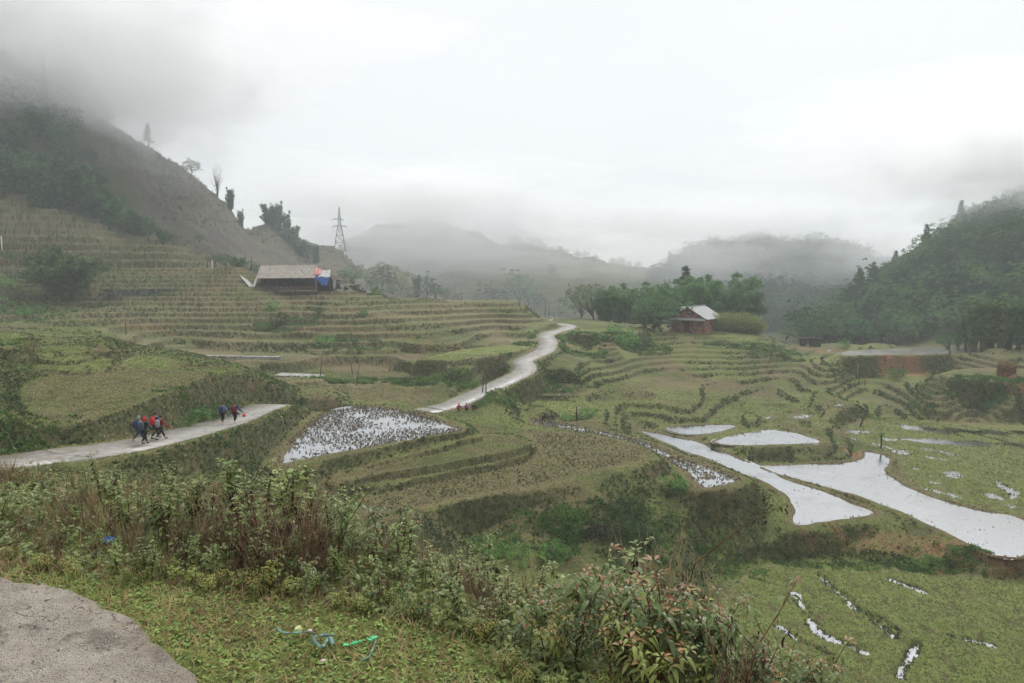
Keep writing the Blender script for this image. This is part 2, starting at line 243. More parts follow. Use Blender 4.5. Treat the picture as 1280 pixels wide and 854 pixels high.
def height(x, y, full=False):
    r = np.hypot(x, y)
    B = base_height(x, y).astype(float); K = kind_weights(x, y)
    kt = K[..., 1]; ks = K[..., 2]; km = K[..., 3]; kf = K[..., 4]; kk = K[..., 5]
    far = sstep(60, 160, r)
    wob = fbm(x/19, y/19, 3)*(.35+.5*far)+fbm(x/5.5, y/5.5, 2)*.12
    z = B+fbm(x/6, y/6, 4)*.22*sstep(6, 25, r)+fbm(x/1.3, y/1.3, 3)*.07*sstep(2, 10, r)
    z = z+(km+kf)*fbm(x/28, y/28, 5)*3.0*sstep(150, 260, r)
    q1, f1 = quant(B+wob*1.25, 1.35, .29, .13); q1c, f1c = quant(B+wob*1.1+.3, .88, .30, .10); se = sstep(-.03, .05, fbm(x/38+5, y/30+2, 3)); q1 = q1*(1-se)+q1c*se; f1 = np.where(se > .5, f1c, f1)
    q1b, f1b = quant(B+wob*.8, 2.05, .30, .18); hi = sstep(1.5, 3.5, B-EYE); q1 = q1*(1-hi)+q1b*hi; f1 = np.where(hi > .5, f1b, f1)
    q2, f2 = quant(B+wob*.5+fbm(x/12+7, y/12, 2)*.22, .54, .30, .10)
    q3, f3 = quant(B+wob*3.0, 3.2, .5, .2)
    rough = fbm(x/1.7, y/1.7, 3)*.10
    wt = sstep(.35, .6, kt); ws = sstep(.35, .6, ks)*(1-wt)
    wk = sstep(.35, .6, kk)+.75*sstep(.4, .7, km)*sstep(330, 380, r+fbm(x/40, y/40, 2)*30)
    z = z*(1-wt)+wt*(q1+rough); z = z*(1-ws)+ws*(q2+rough*.7); wk = np.clip(wk*(1-wt), 0, 1); z = z*(1-wk)+wk*(q3+rough)
    fid = np.full(x.shape, -1); bund = np.zeros(x.shape)
    # blend fields: each pulls its surroundings
    acc = np.zeros(x.shape); accz = np.zeros(x.shape); inside = np.zeros(x.shape, bool)
    for i, (n, (fz, pl)) in enumerate(FP.items()):
        bl, bh, bw = FSET[n]; pad = bl+1
        m = (x > pl[:, 0].min()-pad) & (x < pl[:, 0].max()+pad) & (y > pl[:, 1].min()-pad) & (y < pl[:, 1].max()+pad)
        if not m.any(): continue
        xs, ys = x[m], y[m]; sd = poly_sd(xs, ys, pl)+fbm(xs/1.5, ys/1.5, 2)*.16
        b = bh*np.exp(-((sd-.05)/bw)**2)*(.75+.5*fbm(xs/2.5, ys/2.5, 2))
        fl = fz+b+fbm(xs/1.1, ys/1.1, 3)*.03
        if n in ('F', 'J'): fl = fl+fbm(xs/2.4, ys/2.4, 4)*.10+np.sin((xs*.9+ys*.35+fbm(xs/6, ys/6, 2)*2.2)*1.9)*.05
        ww = np.where(sd > -.35, 1.0, sstep(-.35-bl, -.35, sd))
        wgt = np.where(sd > 0, 50.0, ww)
        inm = inside[m]; ai = acc[m]; az = accz[m]
        acc[m] = ai+wgt; accz[m] = az+wgt*fl; inside[m] = inm | (sd > 0)
        t = fid[m]; t[sd > 0] = i; fid[m] = t; bb = bund[m]; bund[m] = np.maximum(bb, (np.abs(sd) < bw)*1.0)
    has = acc > 0; a1 = np.minimum(acc, 1); z = np.where(has, z*(1-a1)+a1*accz/np.maximum(acc, 1e-6), z)
    m = (r < 110) & (x > 8) & (y > 20)
    if m.any():
        for p, w_ in GUL:
            d, _z = line_near(x[m], y[m], smooth_line(p, 6)); d = d+fbm(x[m]/.8, y[m]/.8, 3)*.10; z[m] -= .19*np.exp(-(d/w_)**2)
    m = r < 12
    if m.any():
        sd = side_of_lane(x[m], y[m]); k = 1-sstep(.9, 2.2, sd); nz_ = EYE-1.62-.05*np.clip(sd, 0, 3)+fbm(x[m]/.7, y[m]/.7, 3)*.02*(sd > 0)-.03; z[m] = z[m]*(1-k)+nz_*k
    rd = np.full(x.shape, 1e9)
    for ln, hw in ((RL, 1.5), (RR, 1.45)):
        m = (x > ln[:, 0].min()-6) & (x < ln[:, 0].max()+6) & (y > ln[:, 1].min()-6) & (y < ln[:, 1].max()+6)
        if not m.any(): continue
        d, rz = line_near(x[m], y[m], ln)
        k = 1-sstep(hw+.45, hw+1.6, d); z[m] = z[m]*(1-k)+k*(rz-.05+(d > hw)*.03+fbm(x[m]/1.1, y[m]/1.1, 2)*.04*(d > hw)); rd[m] = np.minimum(rd[m], d-hw)
    if full: return z, dict(K=K, fid=fid, rd=rd, f1=f1, f2=f2, wt=wt, ws=ws, wk=wk, bund=bund)
    return z
def grid_axes():
    rr = [np.geomspace(.3, 2.5, 22, endpoint=False), np.geomspace(2.5, 12, 110, endpoint=False), np.geomspace(12, 28, 120, endpoint=False),
          np.geomspace(28, 200, 620, endpoint=False), np.geomspace(200, 700, 190, endpoint=False), np.geomspace(700, 1000, 16)]
    th = np.concatenate([np.linspace(-180, -56, 40, endpoint=False), np.linspace(-56, -44, 60, endpoint=False), np.linspace(-44, 44, 960, endpoint=False), np.linspace(44, 56, 60, endpoint=False), np.linspace(56, 180, 40, endpoint=False)])
    return np.concatenate(rr), np.radians(th)
_R, _TH = grid_axes()
GX = _R[:, None]*np.sin(_TH)[None]; GY = _R[:, None]*np.cos(_TH)[None]
GZ, GI = height(GX, GY, True)
def ground(x, y):                             # height read back from the built sheet
    r = math.hypot(x, y); t = math.atan2(x, y)
    i = min(max(np.searchsorted(_R, r)-1, 0), len(_R)-2); j = np.searchsorted(_TH, t)-1
    j1 = (j+1) % len(_TH); a = (r-_R[i])/(_R[i+1]-_R[i]); a = min(max(a, 0), 1)
    t1 = _TH[j1]+(2*math.pi if j1 == 0 else 0); b = (t-_TH[j])/(t1-_TH[j])
    return float((GZ[i, j]*(1-a)+GZ[i+1, j]*a)*(1-b)+(GZ[i, j1]*(1-a)+GZ[i+1, j1]*a)*b)
def ground_v(x, y):
    r = np.hypot(x, y); t = np.arctan2(x, y)
    i = np.clip(np.searchsorted(_R, r)-1, 0, len(_R)-2); j = np.clip(np.searchsorted(_TH, t)-1, 0, len(_TH)-2); j1 = j+1
    a = np.clip((r-_R[i])/(_R[i+1]-_R[i]), 0, 1); b = np.clip((t-_TH[j])/(_TH[j1]-_TH[j]), 0, 1)
    return (GZ[i, j]*(1-a)+GZ[i+1, j]*a)*(1-b)+(GZ[i, j1]*(1-a)+GZ[i+1, j1]*a)*b
# ================================================================== materials
def nodemat(name):
    m = bpy.data.materials.new(name); m.use_nodes = True; n = m.node_tree; n.nodes.clear()
    o = n.nodes.new('ShaderNodeOutputMaterial'); b = n.nodes.new('ShaderNodeBsdfPrincipled'); n.links.new(b.outputs[0], o.inputs[0])
    b.inputs['Roughness'].default_value = .85; b.inputs['Specular IOR Level'].default_value = .25
    return m, n, b, o
class NT:
    def __init__(s, n): s.n = n; s._tc = None
    def node(s, t, **k):
        x = s.n.nodes.new(t)
        for a, b in k.items(): setattr(x, a, b)
        return x
    def link(s, a, b): s.n.links.new(a, b)
    def co(s, kind='Object'):
        if s._tc is None: s._tc = s.node('ShaderNodeTexCoord')
        return s._tc.outputs[kind]
    def noise(s, scale, detail=3, rough=.55, vec=None, kind='Object', off=None, stretch=None):
        x = s.node('ShaderNodeTexNoise'); x.inputs['Scale'].default_value = scale; x.inputs['Detail'].default_value = detail; x.inputs['Roughness'].default_value = rough
        v = vec or s.co(kind)
        if stretch:
            m = s.node('ShaderNodeMapping'); m.inputs['Scale'].default_value = stretch; s.link(v, m.inputs['Vector']); v = m.outputs[0]
        s.link(v, x.inputs['Vector']); return x.outputs['Fac']
    def ramp(s, fac, a, b):                   # smooth 0..1 between a and b
        x = s.node('ShaderNodeMapRange'); x.interpolation_type = 'SMOOTHSTEP'; x.inputs[1].default_value = a; x.inputs[2].default_value = b
        s.link(fac, x.inputs[0]); return x.outputs[0]
    def mix(s, fac, a, b):
        x = s.node('ShaderNodeMix', data_type='RGBA')
        if isinstance(fac, float): x.inputs[0].default_value = fac
        else: s.link(fac, x.inputs[0])
        for i, c in ((6, a), (7, b)):
            if isinstance(c, tuple): x.inputs[i].default_value = c+(1,) if len(c) == 3 else c
            else: s.link(c, x.inputs[i])
        return x.outputs[2]
    def math(s, op, a, b=None):
        x = s.node('ShaderNodeMath', operation=op)
        for i, c in ((0, a), (1, b)):
            if c is None: continue
            if isinstance(c, (int, float)): x.inputs[i].default_value = c
            else: s.link(c, x.inputs[i])
        return x.outputs[0]
    def attr(s, name):
        a = s.node('ShaderNodeAttribute'); a.attribute_name = name
        q = s.node('ShaderNodeSeparateColor'); s.link(a.outputs['Color'], q.inputs[0]); return q.outputs
    def bump(s, h, strength, dist, b):
        x = s.node('ShaderNodeBump'); x.inputs['Strength'].default_value = strength; x.inputs['Distance'].default_value = dist
        s.link(h, x.inputs['Height']); s.link(x.outputs[0], b.inputs['Normal'])
def simple_mat(name, col, rough=.8, var=.25, scale=6, metal=0, spec=.3, bump=0, objrand=0, trans=0, second=None):
    m, n, b, o = nodemat(name); t = NT(n)
    c2 = second or tuple(max(0, x*(1-var*1.6)) for x in col); c1 = tuple(min(1, x*(1+var)) for x in col)
    f = t.ramp(t.noise(scale, 4), .35, .65); c = t.mix(f, c2, c1)
    if objrand:
        oi = t.node('ShaderNodeObjectInfo'); h = t.node('ShaderNodeHueSaturation')
        mr = t.node('ShaderNodeMapRange'); mr.inputs[3].default_value = 1-objrand; mr.inputs[4].default_value = 1+objrand; t.link(oi.outputs['Random'], mr.inputs[0])
        m2 = t.node('ShaderNodeMapRange'); m2.inputs[3].default_value = .5-.045*objrand; m2.inputs[4].default_value = .5+.03*objrand; t.link(t.math('FRACT', t.math('MULTIPLY', oi.outputs['Random'], 7.31)), m2.inputs[0])
        t.link(mr.outputs[0], h.inputs['Value']); t.link(m2.outputs[0], h.inputs['Hue']); t.link(c, h.inputs['Color']); c = h.outputs[0]
    t.link(c, b.inputs['Base Color']); b.inputs['Roughness'].default_value = rough; b.inputs['Metallic'].default_value = metal; b.inputs['Specular IOR Level'].default_value = spec
    if bump: t.bump(t.noise(scale*3, 4), .6, bump, b)
    if trans:
        tr = t.node('ShaderNodeBsdfTranslucent'); t.link(c, tr.inputs['Color']); ms = t.node('ShaderNodeMixShader'); ms.inputs[0].default_value = trans
        t.link(b.outputs[0], ms.inputs[1]); t.link(tr.outputs[0], ms.inputs[2]); t.link(ms.outputs[0], o.inputs[0])
    return m
def tag(o, label=None, cat=None, group=None, kind=None):
    if label: o['label'] = label
    if cat: o['category'] = cat
    if group: o['group'] = group
    if kind: o['kind'] = kind
    return o
def mesh_np(name, V, F, mat=None, smooth=False, parent=None, colors=None, tri=None, loc=None):
    me = bpy.data.meshes.new(name); V = np.asarray(V, np.float32); F = np.asarray(F, np.int32)
    me.vertices.add(len(V)); me.vertices.foreach_set('co', V.ravel()); k = F.shape[1]
    me.loops.add(F.size); me.loops.foreach_set('vertex_index', F.ravel()); me.polygons.add(len(F))
    me.polygons.foreach_set('loop_start', np.arange(0, F.size, k, dtype=np.int32)); me.polygons.foreach_set('loop_total', np.full(len(F), k, np.int32))
    if smooth: me.polygons.foreach_set('use_smooth', np.ones(len(F), bool))
    for cn, arr in (colors or {}).items():
        a = me.color_attributes.new(cn, 'FLOAT_COLOR', 'POINT'); q = np.ones((len(V), 4), np.float32); q[:, :arr.shape[1]] = arr; a.data.foreach_set('color', q.ravel())
    me.update(calc_edges=True)
    if mat:
        for m_ in (mat if isinstance(mat, (list, tuple)) else [mat]): me.materials.append(m_)
    o = bpy.data.objects.new(name, me); COL.objects.link(o)
    if parent: o.parent = parent
    if loc is not None: o.location = loc
    return o
def empty(name, loc, rz=0):
    o = bpy.data.objects.new(name, None); COL.objects.link(o); o.location = loc; o.rotation_euler = (0, 0, rz); o.empty_display_size = .2; return o
class MB:
    """collects boxes, tubes and plates into one mesh"""
    def __init__(s): s.V = []; s.F = []; s.mi = []; s.sm = []
    def add(s, V, F, mi=0, sm=False):
        k = len(s.V); s.V += [tuple(v) for v in V]; s.F += [tuple(i+k for i in f) for f in F]; s.mi += [mi]*len(F); s.sm += [sm]*len(F); return s
    def box(s, c, d, rz=0, mi=0, ax=None):
        x, y, z = d[0]/2, d[1]/2, d[2]/2; V = [Vector((a*x, b*y, e*z)) for a in (-1, 1) for b in (-1, 1) for e in (-1, 1)]
        M = ax if ax is not None else Matrix.Rotation(rz, 3, 'Z'); V = [M@v+Vector(c) for v in V]
        return s.add(V, [(0, 1, 3, 2), (4, 6, 7, 5), (0, 4, 5, 1), (2, 3, 7, 6), (0, 2, 6, 4), (1, 5, 7, 3)], mi)
    def tube(s, P, R, n=6, mi=0, sm=True):
        P = [Vector(p) for p in P]; R = [R]*len(P) if isinstance(R, (int, float)) else R; V = []; F = []
        for i, p in enumerate(P):
            d = (P[min(i+1, len(P)-1)]-P[max(i-1, 0)]); d = d.normalized() if d.length > 1e-9 else Vector((0, 0, 1))
            a = d.cross(Vector((0, 0, 1)) if abs(d.z) < .9 else Vector((1, 0, 0))).normalized(); b = d.cross(a)
            V += [p+a*math.cos(t)*R[i]+b*math.sin(t)*R[i] for t in [2*math.pi*j/n for j in range(n)]]
        for i in range(len(P)-1):
            for j in range(n): F.append((i*n+j, i*n+(j+1) % n, (i+1)*n+(j+1) % n, (i+1)*n+j))
        F += [tuple(range(n-1, -1, -1)), tuple(range((len(P)-1)*n, len(P)*n))]
        return s.add(V, F, mi, sm)
    def sheet(s, P, mi=0, th=.02):            # a thin plate with thickness from a planar polygon
        P = [Vector(p) for p in P]; nn = (P[1]-P[0]).cross(P[2]-P[0]).normalized()*th; n = len(P)
        V = P+[p-nn for p in P]; F = [tuple(range(n)), tuple(range(2*n-1, n-1, -1))]+[(i, i+n, (i+1) % n+n, (i+1) % n) for i in range(n)]
        return s.add(V, F, mi)
    def build(s, name, mat, parent=None, loc=None):
        me = bpy.data.meshes.new(name); me.from_pydata([tuple(v) for v in s.V], [], s.F)
        me.polygons.foreach_set('use_smooth', s.sm); me.polygons.foreach_set('material_index', s.mi)
        for m_ in (mat if isinstance(mat, (list, tuple)) else [mat]): me.materials.append(m_)
        me.update(); o = bpy.data.objects.new(name, me); COL.objects.link(o)
        if parent: o.parent = parent
        if loc is not None: o.location = loc
        return o
# ---- ground
def ground_material():
    m, n, b, o = nodemat('ground'); t = NT(n)
    z1 = t.attr('zone'); z2 = t.attr('zonetwo')   # mud, red earth, lush | mountain, forest floor, straw
    g = t.node('ShaderNodeNewGeometry'); sp = t.node('ShaderNodeSeparateXYZ'); t.link(g.outputs['Normal'], sp.inputs[0])
    P = g.outputs['Position']
    n1 = t.noise(.09, 4, vec=P); n2 = t.noise(.7, 5, .6, vec=P); n3 = t.noise(5, 5, .7, vec=P); n4 = t.noise(22, 3, .7, vec=P); n5 = t.noise(2.1, 4, .65, vec=P)
    base = t.mix(t.ramp(n2, .35, .66), (.058, .070, .026), (.100, .124, .040))
    base = t.mix(t.ramp(n1, .42, .60), base, (.118, .100, .052)); n6 = t.noise(.28, 5, .65, vec=P); base = t.mix(t.math('MULTIPLY', t.ramp(n6, .52, .66), .8), base, (.085, .062, .038))
    base = t.mix(t.math('MULTIPLY', z1[2], t.ramp(n5, .25, .6)), base, (.135, .175, .045)); base = t.mix(t.math('MULTIPLY', z1[2], t.ramp(t.noise(1.1, 5, .7, vec=P, stretch=(1.6, .5, 1)), .54, .66)), base, (.075, .055, .032))
    straw = t.mix(t.ramp(n3, .35, .7), (.11, .095, .050), (.27, .24, .14))
    base = t.mix(t.math('MULTIPLY', z2[2], .75), base, straw)
    mud = t.mix(t.ramp(n3, .40, .58), (.052, .040, .024), (.150, .135, .066))
    base = t.mix(z1[0], base, mud)
    riser = t.mix(t.ramp(n5, .38, .6), (.032, .040, .018), (.088, .082, .040))
    riser = t.mix(t.ramp(n2, .56, .68), riser, (.115, .080, .050))
    steep = t.ramp(sp.outputs['Z'], .93, .72)
    base = t.mix(t.math('MULTIPLY', steep, .9), base, riser)
    mount = t.mix(t.ramp(n1, .38, .62), (.060, .050, .042), (.082, .078, .052)); mount = t.mix(t.ramp(n2, .45, .7), mount, (.034, .032, .026))
    base = t.mix(z2[0], base, mount)
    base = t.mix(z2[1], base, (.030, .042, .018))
    red = t.mix(t.ramp(n3, .3, .7), (.15, .085, .050), (.26, .135, .075)); base = t.mix(z1[1], base, red)
    sm = t.ramp(n4, .30, .75); dk = t.node('ShaderNodeMix', data_type='RGBA'); dk.blend_type = 'MULTIPLY'; dk.inputs[0].default_value = .8
    t.link(base, dk.inputs[6]); t.link(t.mix(sm, (.75, .72, .68), (2.0, 1.92, 1.82)), dk.inputs[7])
    t.link(dk.outputs[2], b.inputs['Base Color'])
    b.inputs['Roughness'].default_value = .9; b.inputs['Specular IOR Level'].default_value = .15
    h = t.math('ADD', t.math('MULTIPLY', n3, .6), t.math('MULTIPLY', n4, .35)); t.bump(h, .9, .16, b)
    return m
K = GI['K']; fid = GI['fid']; names = [f[0] for f in FIELDS]
isf = lambda *n: np.isin(fid, [names.index(a) for a in n]).astype(np.float32)
def blur(a, k=1):
    for _ in range(k):
        a = (a+np.roll(a, 1, 0)+np.roll(a, -1, 0)+np.roll(a, 1, 1)+np.roll(a, -1, 1))/5
    return a
mudz = isf('C', 'N', 'D', 'E', 'Q')*.9+isf('A', 'B', 'G', 'H', 'P')*1.0+isf('J')*.28+isf('F')*.18
mudz += GI['ws']*(fid < 0)*sstep(.05, .3, fbm(GX/9, GY/9, 3))*.4*(GI['f2'] < .6)
lush = isf('F', 'J', 'N2', 'N3', 'N4', 'N5', 'R', 'T', 'W')*.9+GI['ws']*(fid < 0)*sstep(-.1, .3, fbm(GX/11+3, GY/11, 3))*.7+sstep(0, .3, K[..., 0]*fbm(GX/7, GY/7, 3))*.5*(fid < 0)
# thin lighter lips along the terraces
lip = GI['wt']*np.exp(-((GI['f1']-.03)/.06)**2)*(fid < 0)
lush = np.clip(lush+.25*lip, 0, 1)
straw = np.clip(.6*GI['wt']*sstep(-.15, .3, fbm(GX/13, GY/13+9, 3))+.9*lip+.35*isf('C', 'D', 'N')+(GI['bund'] > 0)*.35, 0, 1)
rd = GI['rd']; edge = (rd < .8)*sstep(.8, .1, rd); straw = np.clip(straw+edge*.5, 0, 1)
def spot(u, v, d, rx, ry, s=1.0, k=3.0):       # a patch of bare earth on the ground there
    x0, y0, _ = Pd(u, v, d); a = np.hypot((GX-x0)/rx, (GY-y0)/ry)+fbm(GX/k, GY/k, 4)*1.1+fbm(GX/1.1, GY/1.1, 2)*.5
    return s*sstep(1.1, .6, a)
red = spot(1140, 456, 109.5, 5, 2.0, .85)*(fid < 0)+spot(1095, 455, 112, 3, 1.6, .5)+spot(1285, 500, 84, 3.2, 2.5)*(fid < 0)+spot(1262, 478, 86, 1.8, 1.2, .7)+spot(1078, 572, 64.5, 1.0, 1.6)*(fid < 0)+spot(1130, 668, 44, 5, 1.2, .45, 1.2)*(fid < 0)+spot(1200, 690, 42, 2.5, 1.6, .6, 1.2)*(fid < 0)+spot(1255, 712, 41, 2, 1, .5, 1)+spot(1075, 452, 118, 3, 1, .5)+spot(1015, 436, 133, 6, 2.2, .5)+spot(700, 479, 88, 2, 1.5, .6)+spot(520, 435, 103, 6, 3, .2)+spot(180, 410, 118, 8, 3, .25)
red = np.clip(red, 0, 1)
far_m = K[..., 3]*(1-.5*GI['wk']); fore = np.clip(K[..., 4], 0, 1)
zone = np.stack([blur(mudz), blur(red), blur(lush)], -1).reshape(-1, 3).astype(np.float32)
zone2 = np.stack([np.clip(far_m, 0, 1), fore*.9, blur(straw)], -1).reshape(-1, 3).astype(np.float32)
nr, na = GX.shape
idx = np.arange(nr*na).reshape(nr, na); jn = np.roll(idx, -1, 1)
Fq = np.stack([idx[:-1], jn[:-1], jn[1:], idx[1:]], -1).reshape(-1, 4)[:, ::-1]
Vg = np.stack([GX, GY, GZ], -1).reshape(-1, 3)
M_ground = ground_material()
gr = mesh_np('terrain', Vg, Fq, M_ground, True, colors={'zone': zone, 'zonetwo': zone2})
tag(gr, kind='structure')
c0 = MB(); c0.add([(GX[0, j], GY[0, j], GZ[0, j]) for j in range(0, na)], [tuple(range(na))][::1])
g0 = c0.build('ground', M_ground); tag(g0, kind='structure')
# ---- water
def water_material(name, tint, refl, rough, rip=.02):
    m, n, b, o = nodemat(name); t = NT(n)
    c = t.mix(t.ramp(t.noise(.5, 4), .4, .65), tint, tuple(x*.7 for x in tint)); t.link(c, b.inputs['Base Color']); b.inputs['Roughness'].default_value = .6
    gl = t.node('ShaderNodeBsdfGlossy'); gl.inputs['Roughness'].default_value = rough; gl.inputs['Color'].default_value = (.60, .605, .61, 1)
    ms = t.node('ShaderNodeMixShader'); lw = t.node('ShaderNodeLayerWeight'); lw.inputs['Blend'].default_value = refl
    bp = t.node('ShaderNodeBump'); bp.inputs['Strength'].default_value = .5; bp.inputs['Distance'].default_value = rip; t.link(t.noise(3.5, 3), bp.inputs['Height'])
    t.link(bp.outputs[0], gl.inputs['Normal'])
    rn = t.node('ShaderNodeMapRange'); rn.inputs[1].default_value = .35; rn.inputs[2].default_value = .7; rn.inputs[3].default_value = rough; rn.inputs[4].default_value = rough+.10; t.link(t.noise(.3, 3), rn.inputs[0]); t.link(rn.outputs[0], gl.inputs['Roughness'])
    t.link(t.math('MULTIPLY', lw.outputs['Fresnel'], t.math('SUBTRACT', 1.0, t.math('MULTIPLY', t.ramp(t.noise(.22, 3, .5), .50, .75), .30))), ms.inputs[0]); t.link(b.outputs[0], ms.inputs[1]); t.link(gl.outputs[0], ms.inputs[2]); t.link(ms.outputs[0], o.inputs[0])
    return m
M_water = water_material('paddy_water', (.20, .18, .15), .80, .05)
M_silt = water_material('silty_water', (.16, .145, .10), .50, .10)
M_pond = water_material('green_pond_water', (.11, .11, .05), .55, .05)
def water(n, dz, mat, grow=.25):
    z, pl = FP[n]; c = pl.mean(0); q = []
    for i in range(len(pl)):
        a = pl[i-1]; b2 = pl[(i+1) % len(pl)]; d = b2-a; nn = np.array([d[1], -d[0]]); nn /= np.hypot(*nn)+1e-9
        q.append(pl[i]+nn*grow*SGN[n])
    me = bpy.data.meshes.new('water'); me.from_pydata([(p[0], p[1], z+dz) for p in q], [], [tuple(range(len(q)))]); me.materials.append(mat)
    o = bpy.data.objects.new('water', me); COL.objects.link(o); tag(o, kind='structure'); return o
SGN = {n: (1 if np.sum(p[1][:, 0]*np.roll(p[1][:, 1], -1)-np.roll(p[1][:, 0], -1)*p[1][:, 1]) > 0 else -1) for n, p in FP.items()}
for n_, dz_, mt_ in (('A', .10, M_water), ('B', .10, M_water), ('G', .08, M_water), ('H', .09, M_water), ('C', .035, M_water), ('E', .012, M_water), ('P', .1, M_silt), ('F', -.125, M_silt), ('J', -.075, M_water), ('D', -.03, M_water), ('Q', -.005, M_water), ('K1', .03, M_water), ('K2', .02, M_water), ('K3', .0, M_water)):
    water(n_, dz_, mt_, .02 if n_ in ('F', 'J', 'D', 'C', 'E', 'Q', 'K1', 'K2', 'K3') else .06 if n_ == 'A' else .18)
# ---- road
def road_material():
    m, n, b, o = nodemat('wet_concrete_road'); t = NT(n); P = t.co()
    n1 = t.noise(.35, 4); n2 = t.noise(2.5, 5, .6); n3 = t.noise(14, 4, .7)
    c = t.mix(t.ramp(n2, .35, .65), (.20, .185, .16), (.30, .28, .25)); c = t.mix(t.ramp(n3, .58, .72), c, (.15, .13, .11)); c = t.mix(t.ramp(n1, .55, .68), c, (.19, .15, .11))
    v2 = t.node('ShaderNodeTexVoronoi'); v2.feature = 'DISTANCE_TO_EDGE'; v2.inputs['Scale'].default_value = .28; wv = t.node('ShaderNodeVectorMath', operation='ADD'); q2 = t.node('ShaderNodeTexNoise'); q2.inputs['Scale'].default_value = .8; t.link(P, q2.inputs['Vector']); t.link(P, wv.inputs[0]); t.link(q2.outputs['Color'], wv.inputs[1]); t.link(wv.outputs[0], v2.inputs['Vector'])
    c = t.mix(t.math('MULTIPLY', t.ramp(v2.outputs['Distance'], .030, .0), .75), c, (.09, .075, .055)); c = t.mix(t.math('MULTIPLY', t.ramp(t.noise(1.1, 5, .65), .50, .60), .65), c, (.17, .135, .095))
    t.link(c, b.inputs['Base Color']); r = t.node('ShaderNodeMapRange'); r.inputs[1].default_value = .35; r.inputs[2].default_value = .65; r.inputs[3].default_value = .28; r.inputs[4].default_value = .62
    t.link(n1, r.inputs[0]); t.link(r.outputs[0], b.inputs['Roughness']); b.inputs['Specular IOR Level'].default_value = .6
    t.bump(n3, .35, .02, b); return m
M_road = road_material()
def road_mesh(name, ln, hw):
    V = []; F = []; n = len(ln); cols = 5
    for i in range(n):
        d = ln[min(i+1, n-1)][:2]-ln[max(i-1, 0)][:2]; d /= np.hypot(*d)+1e-9; nn = np.array([-d[1], d[0]])
        jl = hw+.05*fbm(np.array([i*.9]), np.array([3.]), 3)[0]*2; jr = hw+.05*fbm(np.array([i*.9]), np.array([40.]), 3)[0]*2
        for s_, off, dz in ((-1, jr+.03, -.25), (-1, jr, .02), (0, 0, .035), (1, jl, .02), (1, jl+.03, -.25)):
            p = ln[i][:2]+nn*off*s_; V.append((p[0], p[1], ln[i][2]+dz))
    for i in range(n-1):
        for j in range(cols-1): a = i*cols+j; F.append((a, a+1, a+cols+1, a+cols))
    o = mesh_np(name, V, F, M_road); tag(o, kind='structure'); return o
road_mesh('road', RL, 1.5); road_mesh('road', RR, 1.45)
# ================================================================== vegetation
rs = np.random.RandomState(11)
def unit(v): return v/(np.linalg.norm(v, axis=-1, keepdims=True)+1e-9)
def rhombs(P, D, Ln, Wd, up=None):            # simple leaf blades: base, side, tip, side
    n = len(P); D = unit(D); R = rs.normal(size=(n, 3)); Sd = unit(np.cross(D, R)); Ln = np.broadcast_to(Ln, n)[:, None]; Wd = np.broadcast_to(Wd, n)[:, None]
    V = np.stack([P, P+D*Ln*.42+Sd*Wd*.5, P+D*Ln, P+D*Ln*.42-Sd*Wd*.5], 1).reshape(-1, 3)
    return V, np.arange(4*n).reshape(n, 4)
def leaves(P, D, Ln, Wd, droop=.25, fold=.25, flat=None): # modelled leaves with a fold and a droop, 8 triangles each
    n = len(P); D = unit(D); Z = np.array([0, 0, 1.]); Sd = unit(np.cross(D, Z)+rs.normal(size=(n, 3))*.25); N = unit(np.cross(Sd, D))
    Ln = np.broadcast_to(Ln, n)[:, None]; Wd = np.broadcast_to(Wd, n)[:, None]; dr = np.broadcast_to(droop, n)[:, None]
    c = lambda t, w, s: P+D*Ln*t+Sd*Wd*w*.5*s+N*(fold*abs(s)*w*Wd*.5)-Z*Ln*dr*t*t
    V = np.stack([P, c(.33, .95, -1), c(.33, 0, 0), c(.33, .95, 1), c(.68, .72, -1), c(.68, 0, 0), c(.68, .72, 1), c(1, 0, 0)], 1).reshape(-1, 3)
    T = np.array([[0, 2, 1], [0, 3, 2], [1, 2, 5], [1, 5, 4], [2, 3, 6], [2, 6, 5], [4, 5, 7], [5, 6, 7]])
    return V, (np.arange(n)[:, None, None]*8+T).reshape(-1, 3)
class LM:
    def __init__(s): s.V = []; s.F = []; s.n = 0
    def add(s, V, F): s.V.append(V); s.F.append(F+s.n); s.n += len(V); return s
    def build(s, name, mat, parent=None, loc=None): return mesh_np(name, np.vstack(s.V), np.vstack(s.F), mat, False, parent, loc=loc)
def fol(name, a, b, rnd=.35, trans=.4, scale=1.2): 
    return simple_mat(name, a, .7, .0, scale, second=b, objrand=rnd, trans=trans, spec=.3)
M_bark = simple_mat('bark', (.09, .075, .055), .9, .3, 8)
M_culm = simple_mat('bamboo_culm', (.12, .12, .06), .6, .3, 5)
M_bare = simple_mat('bare_twigs', (.16, .14, .12), .9, .2, 5)
M_bamboo = fol('bamboo_leaves', (0.1458, 0.2720, 0.0800), (0.0770, 0.1612, 0.0526))
M_bambood = fol('dark_bamboo_leaves', (0.1383, 0.2591, 0.1050), (0.0715, 0.1452, 0.0613))
M_broad = fol('broad_leaves', (0.0942, 0.1914, 0.0638), (0.0445, 0.0974, 0.0354), .45)
M_forest = fol('forest_leaves', (0.1023, 0.2008, 0.0750), (0.0430, 0.0998, 0.0438), .6)
M_forestl = fol('light_forest_leaves', (0.1744, 0.3019, 0.1063), (0.0814, 0.1509, 0.0600), .4)
M_forestd = fol('dark_forest_leaves', (0.0698, 0.1181, 0.0600), (0.0326, 0.0591, 0.0325), .4)
M_olive = fol('olive_leaves', (0.1872, 0.2481, 0.1100), (0.0988, 0.1378, 0.0650), .3)
M_bush = fol('bush_leaves', (0.2223, 0.4300, 0.1136), (0.0840, 0.1775, 0.0519), .3)
